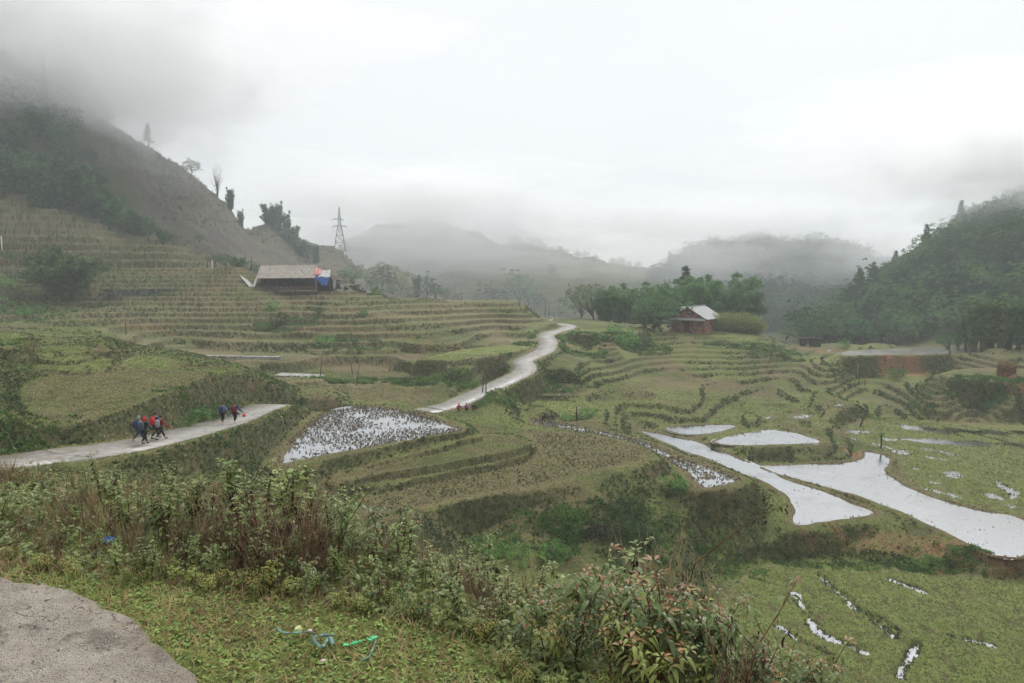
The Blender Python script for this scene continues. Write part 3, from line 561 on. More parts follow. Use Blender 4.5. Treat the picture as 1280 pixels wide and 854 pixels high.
M_dark = fol('dark_bush_leaves', (0.0988, 0.1654, 0.0612), (0.0477, 0.0801, 0.0325), .3)
M_reed = simple_mat('reed_blades', (.30, .36, .13), .7, .2, 3, second=(.13, .13, .05), trans=.3)
M_purple = simple_mat('purple_leaves', (.045, .028, .026), .7, .3, 6)
def fib(n): 
    i = np.arange(n)+.5; ph = np.arccos(1-2*i/n); t = math.pi*(1+5**.5)*i; return np.stack([np.cos(t)*np.sin(ph), np.sin(t)*np.sin(ph), np.cos(ph)], 1)
def crown_leaves(lm, n_clump, rx, rz, zc, per, leaf, csz, lean=0, low=-.7):
    d = fib(n_clump); d = d[d[:, 2] > low]; d = d+rs.normal(size=d.shape)*.16; rad = rs.uniform(.55, 1.05, len(d))**.6
    lump = 1+.22*np.sin(d[:, 0]*3.1+rs.rand()*6)*np.cos(d[:, 1]*2.7+rs.rand()*6)+.12*rs.normal(size=len(d))
    C = d*rad[:, None]*lump[:, None]*[rx, rx, rz]+[0, 0, zc]
    for c in C:
        q = unit(rs.normal(size=(per, 3))); q[:, 2] = np.abs(q[:, 2])*.9-.25; rr_ = csz*rs.uniform(.5, 1.15)
        P = c+q*rr_*rs.uniform(.35, 1, (per, 1)); D = q*.8+rs.normal(size=(per, 3))*.5+[0, 0, -.15]
        lm.add(*rhombs(P, D, leaf*rs.uniform(.7, 1.3, per), leaf*.6))
    return C
def make_broad(name, H, W, mat=None, clumps=90, per=34, leaf=.38, bark=None, trunk=.3):
    root = empty(name, (0, 0, 0)); lm = LM(); zc = H*(.5+trunk*.5); C = crown_leaves(lm, clumps, W/2, H*(1-trunk)/2, zc, per, leaf, W*.11)
    lm.build('crown', mat or M_broad, root); t = MB(); th = H*trunk
    t.tube([(0, 0, -.5), (.05*W, 0, th*.5), (0, .03*W, th), (-.02*W, 0, zc)], [W*.035, W*.028, W*.024, W*.010], 7)
    for k in range(0, len(C), max(1, len(C)//9)):
        c = C[k]; z0 = th*rs.uniform(.7, 1.15); t.tube([(0, .03*W*z0/th, z0), (c[0]*.5, c[1]*.5, (z0+c[2])/2+.1), tuple(c*.96)], [W*.014, W*.009, W*.004], 5)
    t.build('trunk', bark or M_bark, root); return root
def make_bamboo(name, H, W, n=34, mat=None, droop=1.0, straight=0.0, leaf=.55, dens=1.25, low=.14):
    root = empty(name, (0, 0, 0)); t = MB(); lm = LM()
    for k in range(n):
        a = rs.rand()*6.283; r0 = W*.10*math.sqrt(rs.rand()); sp = W*.5*rs.uniform(.2, 1.0)**.8*(1-straight*.6); h = H*rs.uniform(.42, 1.0)**.8*(1-.22*(sp/(W*.5))); s = np.linspace(0, 1, 9)
        bend = s**1.6; xx = r0*math.cos(a)+math.cos(a)*sp*bend; yy = r0*math.sin(a)+math.sin(a)*sp*bend; zz = h*(s-.24*droop*s**4)-.3*(s == 0)
        P = np.stack([xx, yy, zz], 1); t.tube(P, list(np.linspace(.055, .012, 9)), 4)
        m = int(26*dens); u = rs.uniform(low, 1.0, m); B = np.stack([np.interp(u, s, P[:, i]) for i in range(3)], 1)
        for b, uu in zip(B, u):
            q = 11; out = unit(np.array([math.cos(a), math.sin(a), 0])*.5+rs.normal(size=3)*[1, 1, .35]); ln = W*.085*(1.25-uu*.6)
            T_ = rs.uniform(.15, 1, q); pos = b+out*ln*T_[:, None]+np.array([0, 0, -1])*(ln*.55*T_**2)[:, None]+rs.normal(size=(q, 3))*.10
            D = out*.6+rs.normal(size=(q, 3))*.45+[0, 0, -.75*droop]; lm.add(*rhombs(pos, D, leaf*rs.uniform(.7, 1.3, q), leaf*.34))
    lm.build('crown', mat or M_bamboo, root); t.build('culms', M_culm, root); return root
def make_conifer(name, H, W, mat=None):
    root = empty(name, (0, 0, 0)); t = MB(); lm = LM(); t.tube([(0, 0, -.5), (0, 0, H*.5), (0, 0, H)], [H*.022, H*.014, .02], 6)
    for k in range(11):
        f = k/10; z = H*(.30+.68*f); rr_ = W/2*(1-f*.85)*rs.uniform(.8, 1.1)
        for j in range(7):
            a = rs.rand()*6.28; e = np.array([math.cos(a)*rr_, math.sin(a)*rr_, -.05*H*(1-f)]); t.tube([(0, 0, z), tuple(e*.6+[0, 0, z+.1]), tuple(e+[0, 0, z])], [.05, .03, .01], 3)
            q = 22; T_ = rs.uniform(.25, 1, q)[:, None]; lm.add(*rhombs(e*T_+[0, 0, z]+rs.normal(size=(q, 3))*.12*H/10, unit(e)*.6+rs.normal(size=(q, 3))*.5, .5*H/10, .16*H/10))
    lm.build('crown', mat or M_dark, root); t.build('trunk', M_bark, root); return root
def make_bare(name, H, W, n=14, mat=None):
    root = empty(name, (0, 0, 0)); t = MB()
    for k in range(n):
        a = rs.rand()*6.28; sp = W/2*rs.uniform(.1, 1); h = H*rs.uniform(.55, 1); P = [(math.cos(a)*sp*s**1.4, math.sin(a)*sp*s**1.4, h*s-.2) for s in (0, .35, .7, 1)]
        t.tube(P, [H*.007, H*.006, H*.004, H*.002], 4)
        for j in range(5):
            s = rs.uniform(.4, .95); p = Vector((math.cos(a)*sp*s**1.4, math.sin(a)*sp*s**1.4, h*s-.2)); q = p+Vector(rs.normal(size=3)*[.06*H, .06*H, .02*H])+Vector((0, 0, .07*H)); t.tube([p, q], [H*.003, H*.001], 3)
    t.build('branches', mat or M_bare, root); return root
def make_bush(name, H, W, mat=None, clumps=26, per=26, leaf=.16):
    root = empty(name, (0, 0, 0)); lm = LM(); C = crown_leaves(lm, clumps, W/2, H*.5, H*.42, per, leaf, W*.16, low=-.85)
    lm.build('foliage', mat or M_bush, root); t = MB()
    for c in C[::3]: t.tube([(0, 0, -.15), (c[0]*.5, c[1]*.5, c[2]*.4), tuple(c)], [H*.014, H*.010, H*.004], 4)
    t.build('stems', M_bark, root); return root
def make_reed(name, H, W, n=420, mat=None):
    root = empty(name, (0, 0, 0)); P = np.stack([rs.normal(size=n)*W*.2, rs.normal(size=n)*W*.2, np.zeros(n)], 1); lm = LM(); hh = H*rs.uniform(.55, 1.05, n)
    hh *= 1-.45*np.hypot(P[:, 0], P[:, 1])/W; D = unit(np.stack([P[:, 0]/W*.9+rs.normal(size=n)*.16, P[:, 1]/W*.9+rs.normal(size=n)*.16, np.ones(n)], 1)); lm.add(*rhombs(P, D, hh, .10))
    for k in range(3):
        f = rs.uniform(.35, .95, n)[:, None]; lm.add(*rhombs(P+D*hh[:, None]*f, rs.normal(size=(n, 3))*[.6, .6, .2]+[0, 0, .35], H*.22, .07))
    lm.build('blades', mat or M_reed, root); return root
def kids(o): return [c for c in bpy.data.objects if c.parent is o]
PROTO = {}
def proto(key, fn, *a, **k):
    o = fn(*a, **k); PROTO[key] = [o, list(kids(o)), False]; return o
def place(key, loc, s=1.0, rz=None, label=None, cat=None, group=None, tilt=0, sz=None, name=None):
    src, ch, used = PROTO[key]
    if not used: o = src; PROTO[key][2] = True
    else:
        o = src.copy(); COL.objects.link(o)
        for c in ch:
            d = c.copy(); COL.objects.link(d); d.parent = o
        for k_ in ('group',):
            if k_ in o: del o[k_]
    o.location = loc; o.rotation_euler = (tilt*math.cos(loc[0]*7), tilt*math.sin(loc[1]*5), rs.rand()*6.28 if rz is None else rz); o.scale = (s, s, (sz or s))
    if name: o.name = name
    tag(o, label, cat, group); return o
def at(u, v, d, sink=.1):
    x, y, _ = Pd(u, v, d); return (x, y, ground(x, y)-sink)
# prototypes
proto('bam_a', make_bamboo, 'bamboo', 12, 11, 40); proto('bam_e', make_bamboo, 'bamboo', 12, 11, 44, fol('deep_bamboo_leaves', (.24, .36, .13), (.11, .17, .07)), 1.1, 0, .55, 1.4, .1); proto('bam_b', make_bamboo, 'bamboo', 12, 7, 30, M_bambood, .8, .5)
proto('bam_c', make_bamboo, 'bamboo', 12, 8, 34, M_bambood, 1.2, .2); proto('bam_d', make_bamboo, 'bamboo', 12, 8, 32, M_bamboo, 1.3, .3)
proto('slim', make_bamboo, 'slender_tree', 12, 4.6, 22, M_olive, .4, .7, .42, 1.1, .35)
proto('slimd', make_bamboo, 'slender_tree', 12, 4.6, 22, M_bambood, .4, .7, .42, 1.1, .25)
for i in range(3): proto('tree%d' % i, make_broad, 'broadleaf_tree', 9, 8+i, M_broad)
proto('olive', make_broad, 'broadleaf_tree', 9, 8, M_olive, 90, 24)
for i in range(5): proto('for%d' % i, make_broad, 'forest_tree', 8+i*.8, 6.5+.5*i, [M_forest, M_forestl, M_forest, M_forestd, M_forestl][i], [46, 70, 60, 80, 52][i], 30, [.5, .38, .44, .36, .5][i], None, .18)
proto('conf', make_conifer, 'conifer', 10, 4.5, M_dark)
proto('bare', make_bare, 'bare_tree', 9, 5, 16); proto('stick', make_bare, 'bare_tree', 7, 1.6, 5)
for i in range(3): proto('bush%d' % i, make_bush, 'bush', 1.5, 2.0+.2*i, M_bush, 40, 30, .13)
proto('dbush', make_bush, 'bush', 1.5, 2.2, M_dark, 44, 30, .12); proto('pbush', make_bush, 'bush', .9, 1.7, M_purple, 34, 26, .12)
proto('reed', make_reed, 'reed_clump', 4.2, 3.4)
G = 'bamboo on the left hillside'
place('bam_e', at(84, 379, 137), 1.5, sz=1.28, label='big spreading bamboo alone on the left terraces', cat='bamboo')
# wall of bamboo behind the top of the left terraces
k = 0
for (d, vt, us) in ((190, 0, [-150, -118, -88, -58, -34, -14, 8, 30, 52, 74, 96, 118, 138]), (206, 0, [-130, -95, -62, -28, 0, 22, 44, 66, 88, 108, 130]), (224, 0, [-120, -80, -45, -12, 18, 48, 78, 104])):
    for u in us:
        uu = u+rs.uniform(-6, 6); s = rs.uniform(1.0, 1.35)*(1.0 if u < 100 else .85)
        key = ['bam_b', 'bam_c', 'slimd', 'bam_c'][k % 4]; k += 1
        place(key, at(uu, 250, d+rs.uniform(-5, 5)), s*(1.5 if key == 'slimd' else 1.15), sz=s*1.1, label='tall dark bamboo in the '+('front' if d == 190 else 'middle' if d == 206 else 'back')+' of the dense stand '+('left of' if u < 60 else 'right of')+' its centre', cat='bamboo', group='dark bamboo stand, '+('front' if d == 190 else 'middle' if d == 206 else 'back')+(' left' if u < 60 else ' right')+' part', name='bamboo')
for u, d, s in [(-90, 242, 1.2), (-40, 246, 1.1), (5, 244, 1.1), (28, 250, 1.0), (52, 246, 1.1), (75, 252, .9), (95, 250, .85), (118, 254, .75), (134, 258, .6)]:
    place(['for1', 'tree0', 'for3'][int(u) % 3], at(u, 150, d), s*1.3, label='tree fading into the mist above the bamboo stand', cat='tree', group='trees fading into mist on the left mountain', name='misty_tree')
place('tree2', at(108, 200, 212), 1.15, label='dark round tree rising beside the bamboo stand', cat='tree')
for u, v, d, s, kx, lb in [(160, 268, 193, .8, 'bam_d', 'fresh green bamboo left of the pair beside the dark stand'), (176, 270, 192, .72, 'bam_c', 'darker bamboo at the right end of the tall stand'), (150, 285, 186, .5, 'tree1', 'low green tree at the foot of the bamboo stand'),
                       (186, 290, 184, .55, 'tree0', 'bushy tree where the terraces meet the bare slope'), (202, 293, 184, .5, 'bam_d', 'arching bamboo on the edge of the bare slope'), (215, 292, 188, .38, 'olive', 'small pale tree at the right end of the green trees'),
                       (248, 285, 215, .3, 'tree1', 'small light tree alone on the bare slope'), (282, 320, 177, .42, 'tree2', 'round green tree above the terrace poles'), (298, 318, 178, .46, 'bam_d', 'green bamboo behind the tall dark post'), (312, 325, 178, .36, 'olive', 'pale bush like tree left of the long shed'), (322, 330, 176, .3, 'tree0', 'low green tree just above the end of the long shed'), (268, 315, 178, .28, 'tree1', 'small tree leftmost of the group above the poles')]:
    place(kx, at(u, v, d), s*1.1, label=lb, cat='bamboo' if 'bam' in kx else 'tree')
place('conf', at(186, 192, 270, .3), .95, label='lone conifer on the misty skyline of the left ridge', cat='tree')
place('bare', at(272, 250, 300), 1.7, label='tall leafless tree on the left ridge', cat='bare tree')
place('tree1', at(240, 225, 292), .75, label='blurred tree on the skyline between conifer and leafless tree', cat='tree')
for u, d, s in [(288, 302, 1.0), (300, 306, .8)]: place('slimd', at(u, 255, d, 1.5), s*1.15, label='hazy bamboo beside the leafless tree on the ridge', cat='bamboo', group='hazy bamboo on the left ridge')
for u, v, d, s, kx in [(338, 290, 345, 1.2, 'bam_b'), (348, 295, 345, 1.35, 'slimd'), (358, 298, 345, 1.25, 'slimd'), (366, 302, 342, 1.1, 'bam_b'), (376, 308, 340, 1.0, 'bam_c'), (384, 312, 338, .8, 'tree1'), (395, 322, 335, .9, 'slimd')]:
    place(kx, at(u, v, d, 2.0), s*1.25, label='dark bamboo in the row stepping down the hazy ridge', cat='bamboo', group='bamboo row stepping down the ridge', name='bamboo')
for u, v, d, s, kx in [(428, 345, 300, .6, 'for0'), (440, 348, 300, .85, 'for1'), (452, 352, 302, .7, 'for2'), (464, 352, 310, .7, 'for0'), (478, 352, 315, .9, 'for3'), (490, 355, 318, .85, 'for1'), (502, 358, 320, .7, 'for4'), (534, 368, 330, .95, 'for2'), (545, 372, 330, .9, 'for0'), (556, 374, 334, .7, 'for1'), (572, 378, 338, .6, 'for3'), (512, 366, 300, .6, 'for4'), (470, 362, 290, .5, 'for2'), (588, 380, 345, .5, 'for0'), (600, 382, 340, .45, 'for4'), (490, 366, 292, .5, 'for1')]:
    place(kx, at(u, v, d), s*1.15, label='grey green tree at the foot of the ridge behind the long shed', cat='tree', group='trees at the foot of the ridge', name='hazy_tree')
place('slimd', at(521, 355, 322), 1.35, sz=1.15, label='dark columnar tree standing alone over the ridge foot', cat='tree')
for u, v, d, s, kx in [(598, 365, 470, 1.3, 'for1'), (608, 368, 470, 1.6, 'for3'), (622, 368, 472, 1.6, 'for0'), (634, 366, 470, 1.4, 'for2'), (648, 364, 470, 1.9, 'for4'), (660, 366, 474, 1.6, 'for1'), (672, 368, 470, 1.2, 'for0'), (738, 372, 440, 1.0, 'for2'), (752, 368, 445, 1.3, 'for3'), (764, 362, 450, 1.4, 'for1'), (778, 358, 450, 1.3, 'for4'), (790, 356, 460, 1.2, 'for0'), (690, 335, 540, .8, 'for2'), (560, 372, 480, .9, 'for0'), (450, 290, 600, .9, 'for1'), (466, 296, 600, 1.0, 'for2'), (700, 380, 420, .8, 'for4')]:
    place(kx, at(u, v, d), s*1.1, label='pale tree on the far terraced hill', cat='tree', group='pale trees dotted over the far terraced hill', name='far_tree')
for u, d, s in [(636, 640, .8), (642, 640, 1.0), (650, 640, .8), (662, 642, .9), (672, 642, 1.1), (680, 642, 1.0), (690, 640, .8), (700, 640, .9), (708, 640, .7), (722, 620, .9), (732, 620, .9), (745, 620, .6), (766, 612, .9), (776, 612, 1.1), (786, 612, .9), (798, 604, .8), (538, 650, .8), (548, 650, 1.0), (560, 650, .7), (575, 648, .6)]:
    place('for%d' % (int(u) % 5), at(u, 300, d, 2.6), s*1.0, label='tiny tree on the skyline of the far hill', cat='tree', group='skyline trees of the far hill', name='far_tree')
for u, v, d, s in [(655, 385, 205, .85), (662, 385, 206, .95), (668, 386, 205, .8), (681, 388, 200, 1.1), (686, 388, 199, .8), (693, 390, 196, .6)]:
    place('stick', at(u, v, d), s, label='thin leafless trunk beyond the terrace edge left of the road', cat='bare tree', group='leafless trunks beyond the terrace edge')
# knoll with the red house
for u, v, d, s, kx, lb in [(726, 408, 178, .8, 'olive', 'grey green tree leftmost of the grove'), (740, 408, 172, .85, 'olive', 'second grey green tree at the left of the grove'), (757, 408, 168, .8, 'bam_d', 'low bamboo between grey tree and tall bamboo'), (772, 408, 166, .82, 'bam_d', 'leafy bamboo at the middle of the grove'),
                       (797, 408, 166, .95, 'bam_a', 'tall bamboo with upright tips left of the red house'), (818, 408, 168, .9, 'bam_d', 'bamboo behind the dark front tree'), (840, 408, 172, .9, 'tree0', 'round tree behind the red house gable'), (855, 408, 176, 1.2, 'conf', 'pointed tree peeking over the grove'),
                       (876, 406, 168, 1.12, 'bam_a', 'broad bamboo over the red house roof'), (904, 406, 166, 1.2, 'bam_a', 'biggest bamboo crown right behind the tin roof'), (930, 408, 164, 1.0, 'bam_d', 'drooping bamboo at the right end of the grove'), (890, 406, 176, 1.02, 'bam_c', 'dark bamboo deep inside the grove'), (862, 406, 180, .9, 'bam_c', 'dark bamboo behind the round tree'),
                       (824, 425, 134, .84, 'tree1', 'dark dense tree in front of the red house'), (806, 420, 137, .56, 'olive', 'pale small tree left of the dark front tree'), (818, 424, 136, .6, 'tree2', 'low leafy tree against the dark front tree')]:
    place(kx, at(u, v, d, 1.5 if 'bam' not in kx else .1), s*(1.38 if v < 412 else 1.2), label=lb, cat='bamboo' if 'bam' in kx else 'tree', name='bamboo' if 'bam' in kx else None)
for i, (u, d, s) in enumerate([(896, 138, .95), (908, 137, 1.05), (920, 136.5, 1.0), (932, 137, 1.1), (943, 137.5, 1.0), (884, 138, .6), (872, 138.5, .45)]):
    place('reed', at(u, 420, d), s*(1 if i < 5 else 1), label='yellow green reed clump on the terrace edge beside the red house', cat='reeds', group='reed clumps beside the red house')
# right side trees behind the straw stack
for u, d, s, kx in [(1196, 122, .5, 'slim'), (1206, 120, .75, 'slim'), (1216, 118, .95, 'slim'), (1227, 117, 1.0, 'slim'), (1238, 118, 1.05, 'slimd'), (1248, 116, .95, 'slim'), (1260, 117, .95, 'slimd'), (1272, 115, .9, 'slimd'), (1286, 114, .95, 'slim'), (1300, 113, 1, 'slimd'), (1320, 112, 1, 'slim'), (1232, 124, 1.0, 'slimd'), (1255, 124, 1.0, 'slimd'), (1212, 126, .8, 'slimd'), (1280, 122, 1.0, 'slimd')]:
    place(kx, at(u, 460, d), s*1.0, label='slender tree with visible trunk in the row behind the straw stack', cat='tree', group='row of slender trees behind the straw stack', name='slender_tree')
place('tree1', at(1185, 460, 112), .42, label='round dark tree left of the slender tree row', cat='tree')
place('dbush', at(1172, 466, 107), 2.0, sz=1.5, label='vine covered mound of leaves at the end of the red bank', cat='bush')
place('bush0', at(1122, 468, 106), 1.6, sz=1.1, label='low blue green bush below the red bank', cat='bush')
place('bush1', at(1054, 437, 138), 1.2, label='small bush at the near end of the brown pond', cat='bush')
place('olive', at(983, 425, 148), .42, label='small pale tree with a thin trunk on the mound', cat='tree')
place('bare', at(1018, 425, 150), .55, label='brown leafless tree behind the dark hut', cat='bare tree')
for u, v, d, s, kx, lb in [(788, 436, 121, 1.9, 'bush0', 'large bright green bush below the grove'), (776, 440, 119, 1.3, 'bush1', 'bright bush left and below the large green one'), (808, 436, 121, 1.5, 'dbush', 'dark bush right of the large bright bush'), (768, 428, 123, 1.2, 'bush2', 'green bush on the terrace lip under the grove'), (712, 428, 122, 1.0, 'dbush', 'dark bush on the bank right of the road bend'), (702, 432, 118, .8, 'bush1', 'small round bush beside the road bend'), (735, 432, 116, 1.2, 'dbush', 'dark bush on the middle of the bank'), (762, 455, 106, .8, 'pbush', 'brown bush at the foot of the bank'),
                       (685, 521, 69, .95, 'pbush', 'dark purple leafed bush by the green field'), (722, 516, 70.5, .8, 'dbush', 'dark bush around the short post'), (735, 511, 73, .9, 'bush2', 'green bush right of the short post'), (706, 519, 70, .6, 'bush0', 'low green bush left of the short post'),
                       (340, 386, 131, 1.4, 'bush0', 'green bush on the terraces below the long shed'), (352, 415, 116, 1.7, 'dbush', 'wide dark bush in the middle of the hillside'), (332, 418, 115, 1.2, 'bush1', 'green bush left of the wide dark one'), (408, 440, 104, 1.4, 'bush2', 'bush beside the hillside path'), (470, 366, 149, 1.3, 'bush0', 'upright green bush right of the rubble heap'), (400, 402, 122, .9, 'dbush', 'small dark bush on a middle terrace'), (455, 400, 123, .8, 'bush1', 'small green bush on a middle terrace'),
                       (150, 372, 139, 1.2, 'bush1', 'green bush right of the big spreading bamboo'), (18, 380, 130, 2.0, 'dbush', 'dark bush at the left edge below the pole'), (5, 350, 138, 1.8, 'bush2', 'mixed bush near the left pole'), (40, 350, 142, 1.6, 'dbush', 'dark bush between pole and bamboo'), (-15, 385, 118, 2.2, 'bush0', 'bushy mass at the very left of the terraces'), (30, 395, 118, 1.4, 'bush0', 'green bush under the big bamboo'), (15, 325, 152, 1.4, 'dbush', 'dark scrub over the left pole'),
                       (262, 500, 46, 1.0, 'dbush', 'dark shrub on the bank above the pair of walkers'), (250, 506, 44.5, .7, 'bush1', 'grey green shrub low on the bank near the walkers'), (285, 492, 49, .9, 'dbush', 'shrub above the bend of the footroad'), (232, 520, 41.5, .5, 'bush2', 'little shrub beside the road between both groups'), (375, 492, 63, .55, 'dbush', 'low shrub on the bank past the road bend'),
                       (846, 612, 46.2, .95, 'bush0', 'tall fresh shrub at the edge of the stubble strip'), (838, 618, 45.6, .7, 'dbush', 'dark shrub at the foot of the tall fresh one'), (790, 632, 42.5, .95, 'dbush', 'dark shrub on the gully bank'), (772, 648, 40.5, 1.0, 'dbush', 'larger dark shrub lower on the gully bank'), (745, 655, 39.5, .8, 'pbush', 'dead brown shrub among the gully bushes'), (806, 650, 40.6, .8, 'dbush', 'dark shrub at the right of the gully bank'),
                       (622, 684, 36.5, .75, 'bush0', 'bright green bush leftmost in the gully'), (648, 690, 36.2, .65, 'bush1', 'low bright bush beside the leftmost gully bush'), (688, 678, 37.3, .8, 'bush2', 'rounded bright bush in the middle of the gully'), (600, 665, 37.5, .6, 'bush0', 'fresh green bush under the field lip'), (700, 672, 37.8, .55, 'bush1', 'small green bush beside the rounded one'),
                       (1165, 706, 41.5, .62, 'bush1', 'creeper covered clump at the foot of the wet bank'), (1150, 708, 41.6, .45, 'bush0', 'leafy green clump left of the creeper clump'), (1185, 705, 41.4, .4, 'dbush', 'low dark clump right of the creeper clump'), (890, 545+35, 66, .3, 'dbush', 'small tuft bush on the bund between the ponds')]:
    place(kx, at(u, v, d, .05), s, label=lb, cat='bush', name='bush')
# ---- wooded right hill: the nearest trees stand on their own, the rest is one wood
FK = ['for0', 'for1', 'for2', 'for3', 'for4']
pts = []
for d in np.arange(168, 275, 4.0):
    for x in np.arange(52, 330, 4.6):
        X = x+rs.uniform(-2, 2); Y = d+rs.uniform(-1.8, 1.8); u_ = X/Y*FX*1.0+640
        if u_ < 1000 or u_ > 1480: continue
        z = ground(X, Y)
        if Y < 172 and u_ < 1190: pass
        pts.append((X, Y, z, u_))
pts.sort(key=lambda p: p[0]**2+p[1]**2)
def crown_low(n, leaf, H, W):
    lm = LM(); crown_leaves(lm, n, W/2, H*.42, H*.55, 14, leaf, W*.15); return np.vstack(lm.V)
LOW = [crown_low(34, .75, 8, 6.5), crown_low(34, .75, 9, 7.5), crown_low(30, .8, 10, 7)]
def wood(name, P, sc, mat, label):
    Vs = []
    for (X, Y, z) in P:
        a = rs.rand()*6.28; s = sc*rs.uniform(.7, 1.35); c, sn = math.cos(a), math.sin(a); Q = LOW[rs.randint(3)]
        Vs.append(np.stack([(Q[:, 0]*c-Q[:, 1]*sn)*s+X, (Q[:, 0]*sn+Q[:, 1]*c)*s+Y, Q[:, 2]*s*rs.uniform(.8, 1.2)+z-.5], 1))
    V = np.vstack(Vs); o = mesh_np(name, V, np.arange(len(V)).reshape(-1, 4), mat); tag(o, label, 'wood', kind='stuff'); return o
def wood_where(p):
    u_, dd, z = p[3], p[1], p[2]-EYE; a = 'tree at the foot of the wooded hill' if z < -10 else ('tree low on the wooded hill' if z < -2 else ('tree halfway up the wooded hill' if z < 8 else 'tree high on the wooded hill near the mist'))
    return a+(' left of the brown pond' if u_ < 1050 else ' straight above the brown pond' if u_ < 1130 else ' above the right end of the pond' if u_ < 1200 else ' over the slender tree row')
inview = [p for p in pts if p[3] < 1330]
for i, p in enumerate(inview[:285]):
    s = rs.uniform(.50, .88); big = rs.rand() < .12
    place(FK[rs.randint(5)], p[:3], s*(1.25 if big else 1), sz=s*rs.uniform(.85, 1.2)*(1.3 if big else 1), label=wood_where(p), cat='tree', group=wood_where(p).replace('tree', 'trees', 1), name='forest_tree')
ids = set(id(p) for p in inview[:285])
wood('hillside_wood', [p[:3] for p in pts if id(p) not in ids], .72, M_forest, 'dense wood running up the right hill into the mist')
for u, d, s in [(1075, 240, 1.3), (1092, 246, 1.1), (1118, 252, 1.0), (1155, 256, 1.2), (1196, 262, 1.1)]: place('conf', at(u, 350, d), s, label='pointed tree breaking the skyline of the right hill', cat='tree', group='pointed trees on the skyline of the right hill', name='conifer')
P2 = []
for d in np.arange(300, 520, 8.5):
    for u in np.arange(815, 1180, 9.5*480/d*.75):
        uu = u+rs.uniform(-4, 4); X, Y, _ = Pd(uu, 380, d+rs.uniform(-3, 3)); k_ = kind_weights(np.array([X]), np.array([Y]))[0, 4]
        if k_ > .55: P2.append((X, Y, ground(X, Y)))
wood('distant_wood', P2, 1.15, fol('distant_leaves', (.095, .150, .070), (.045, .080, .042), 0, .2, .12), 'hazy wood covering the middle hill under the mist')
P3 = []
for d in np.arange(185, 262, 6):
    for x in np.arange(-330, -60, 6.5):
        X = x+rs.uniform(-2.5, 2.5); Y = d+rs.uniform(-2.5, 2.5); k_ = kind_weights(np.array([X]), np.array([Y]))[0, 4]; u_ = X/Y*FX+640
        if k_ > .6 and (Y > 228 or u_ < -150) and u_ < 135: P3.append((X, Y, ground(X, Y)))
wood('hillside_wood', P3, 1.0, M_forest, 'dim wood on the left mountain fading into the mist')
P4 = [];
for _ in range(220):
    u = rs.uniform(430, 830); d = rs.uniform(400, 620); X, Y, _z = Pd(u, 350, d)
    if fbm(np.array([X/40]), np.array([Y/40]), 3)[0] > .12: P4.append((X, Y, ground(X, Y)))
wood('distant_scrub', P4, .45, M_forest, 'scattered scrub on the terraces of the far hill')
P5 = []
for _ in range(4200):
    u = rs.uniform(90, 560); d = rs.uniform(200, 420); X, Y, _z = Pd(u, 300, d)
    if kind_weights(np.array([X]), np.array([Y]))[0, 3] > .6 and fbm(np.array([X/25]), np.array([Y/25]), 3)[0] > -.02: P5.append((X, Y, ground(X, Y)))
wood('distant_scrub', P5, .14, M_olive, 'low scrub scattered over the bare left slope')
# ================================================================== buildings and small things
M_fibre = simple_mat('weathered_fibre_cement', (.36, .325, .28), .85, .18, 2.2)
M_roofg = simple_mat('grey_sheet_roof', (.42, .42, .41), .6, .12, 3)
M_timber = simple_mat('dark_timber', (.075, .055, .042), .9, .3, 4)
M_redwood = simple_mat('red_brown_boards', (.28, .13, .09), .8, .35, 1.6)
M_pale = simple_mat('pale_sheet', (.46, .45, .43), .7, .15, 3)
M_tblue = simple_mat('blue_tarpaulin', (.035, .11, .40), .5, .15, 2)
M_tred = simple_mat('red_tarpaulin', (.50, .15, .13), .55, .15, 2)
M_conc = simple_mat('mossy_concrete', (.30, .29, .26), .85, .3, 1.5)
M_stone = simple_mat('dark_stone', (.10, .10, .09), .9, .4, 1.5)
M_steel = simple_mat('galvanised_steel', (.20, .21, .22), .5, .1, 3)
M_post = simple_mat('weathered_post', (.11, .095, .075), .9, .25, 6)
M_white = simple_mat('white_paint', (.72, .72, .70), .6, .05, 5)
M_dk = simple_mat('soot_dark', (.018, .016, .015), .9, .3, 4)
M_straw = simple_mat('rusty_straw', (.24, .12, .07), .9, .4, 5, bump=.05)
M_strawt = simple_mat('dry_straw', (.30, .24, .13), .9, .3, 6)
M_soil = simple_mat('orange_soil', (.40, .17, .08), .9, .25, 4)
def corrugated(mb, A, B, C, D, n=40, amp=.045, th=.02, mi=0): # A-B is the ridge, D-C the eave
    A, B, C, D = map(Vector, (A, B, C, D)); nn = (B-A).cross(D-A).normalized(); 
    if nn.z < 0: nn = -nn
    V = []; F = []
    for i in range(n*2+1):
        t = i/(n*2); o = nn*(amp if i % 2 else -amp); V += [A.lerp(B, t)+o, D.lerp(C, t)+o, A.lerp(B, t)+o-nn*th, D.lerp(C, t)+o-nn*th]
    for i in range(n*2): a = i*4; F += [(a, a+1, a+5, a+4), (a+2, a+6, a+7, a+3), (a+1, a+3, a+7, a+5), (a, a+4, a+6, a+2)]
    mb.add(V, F, mi)
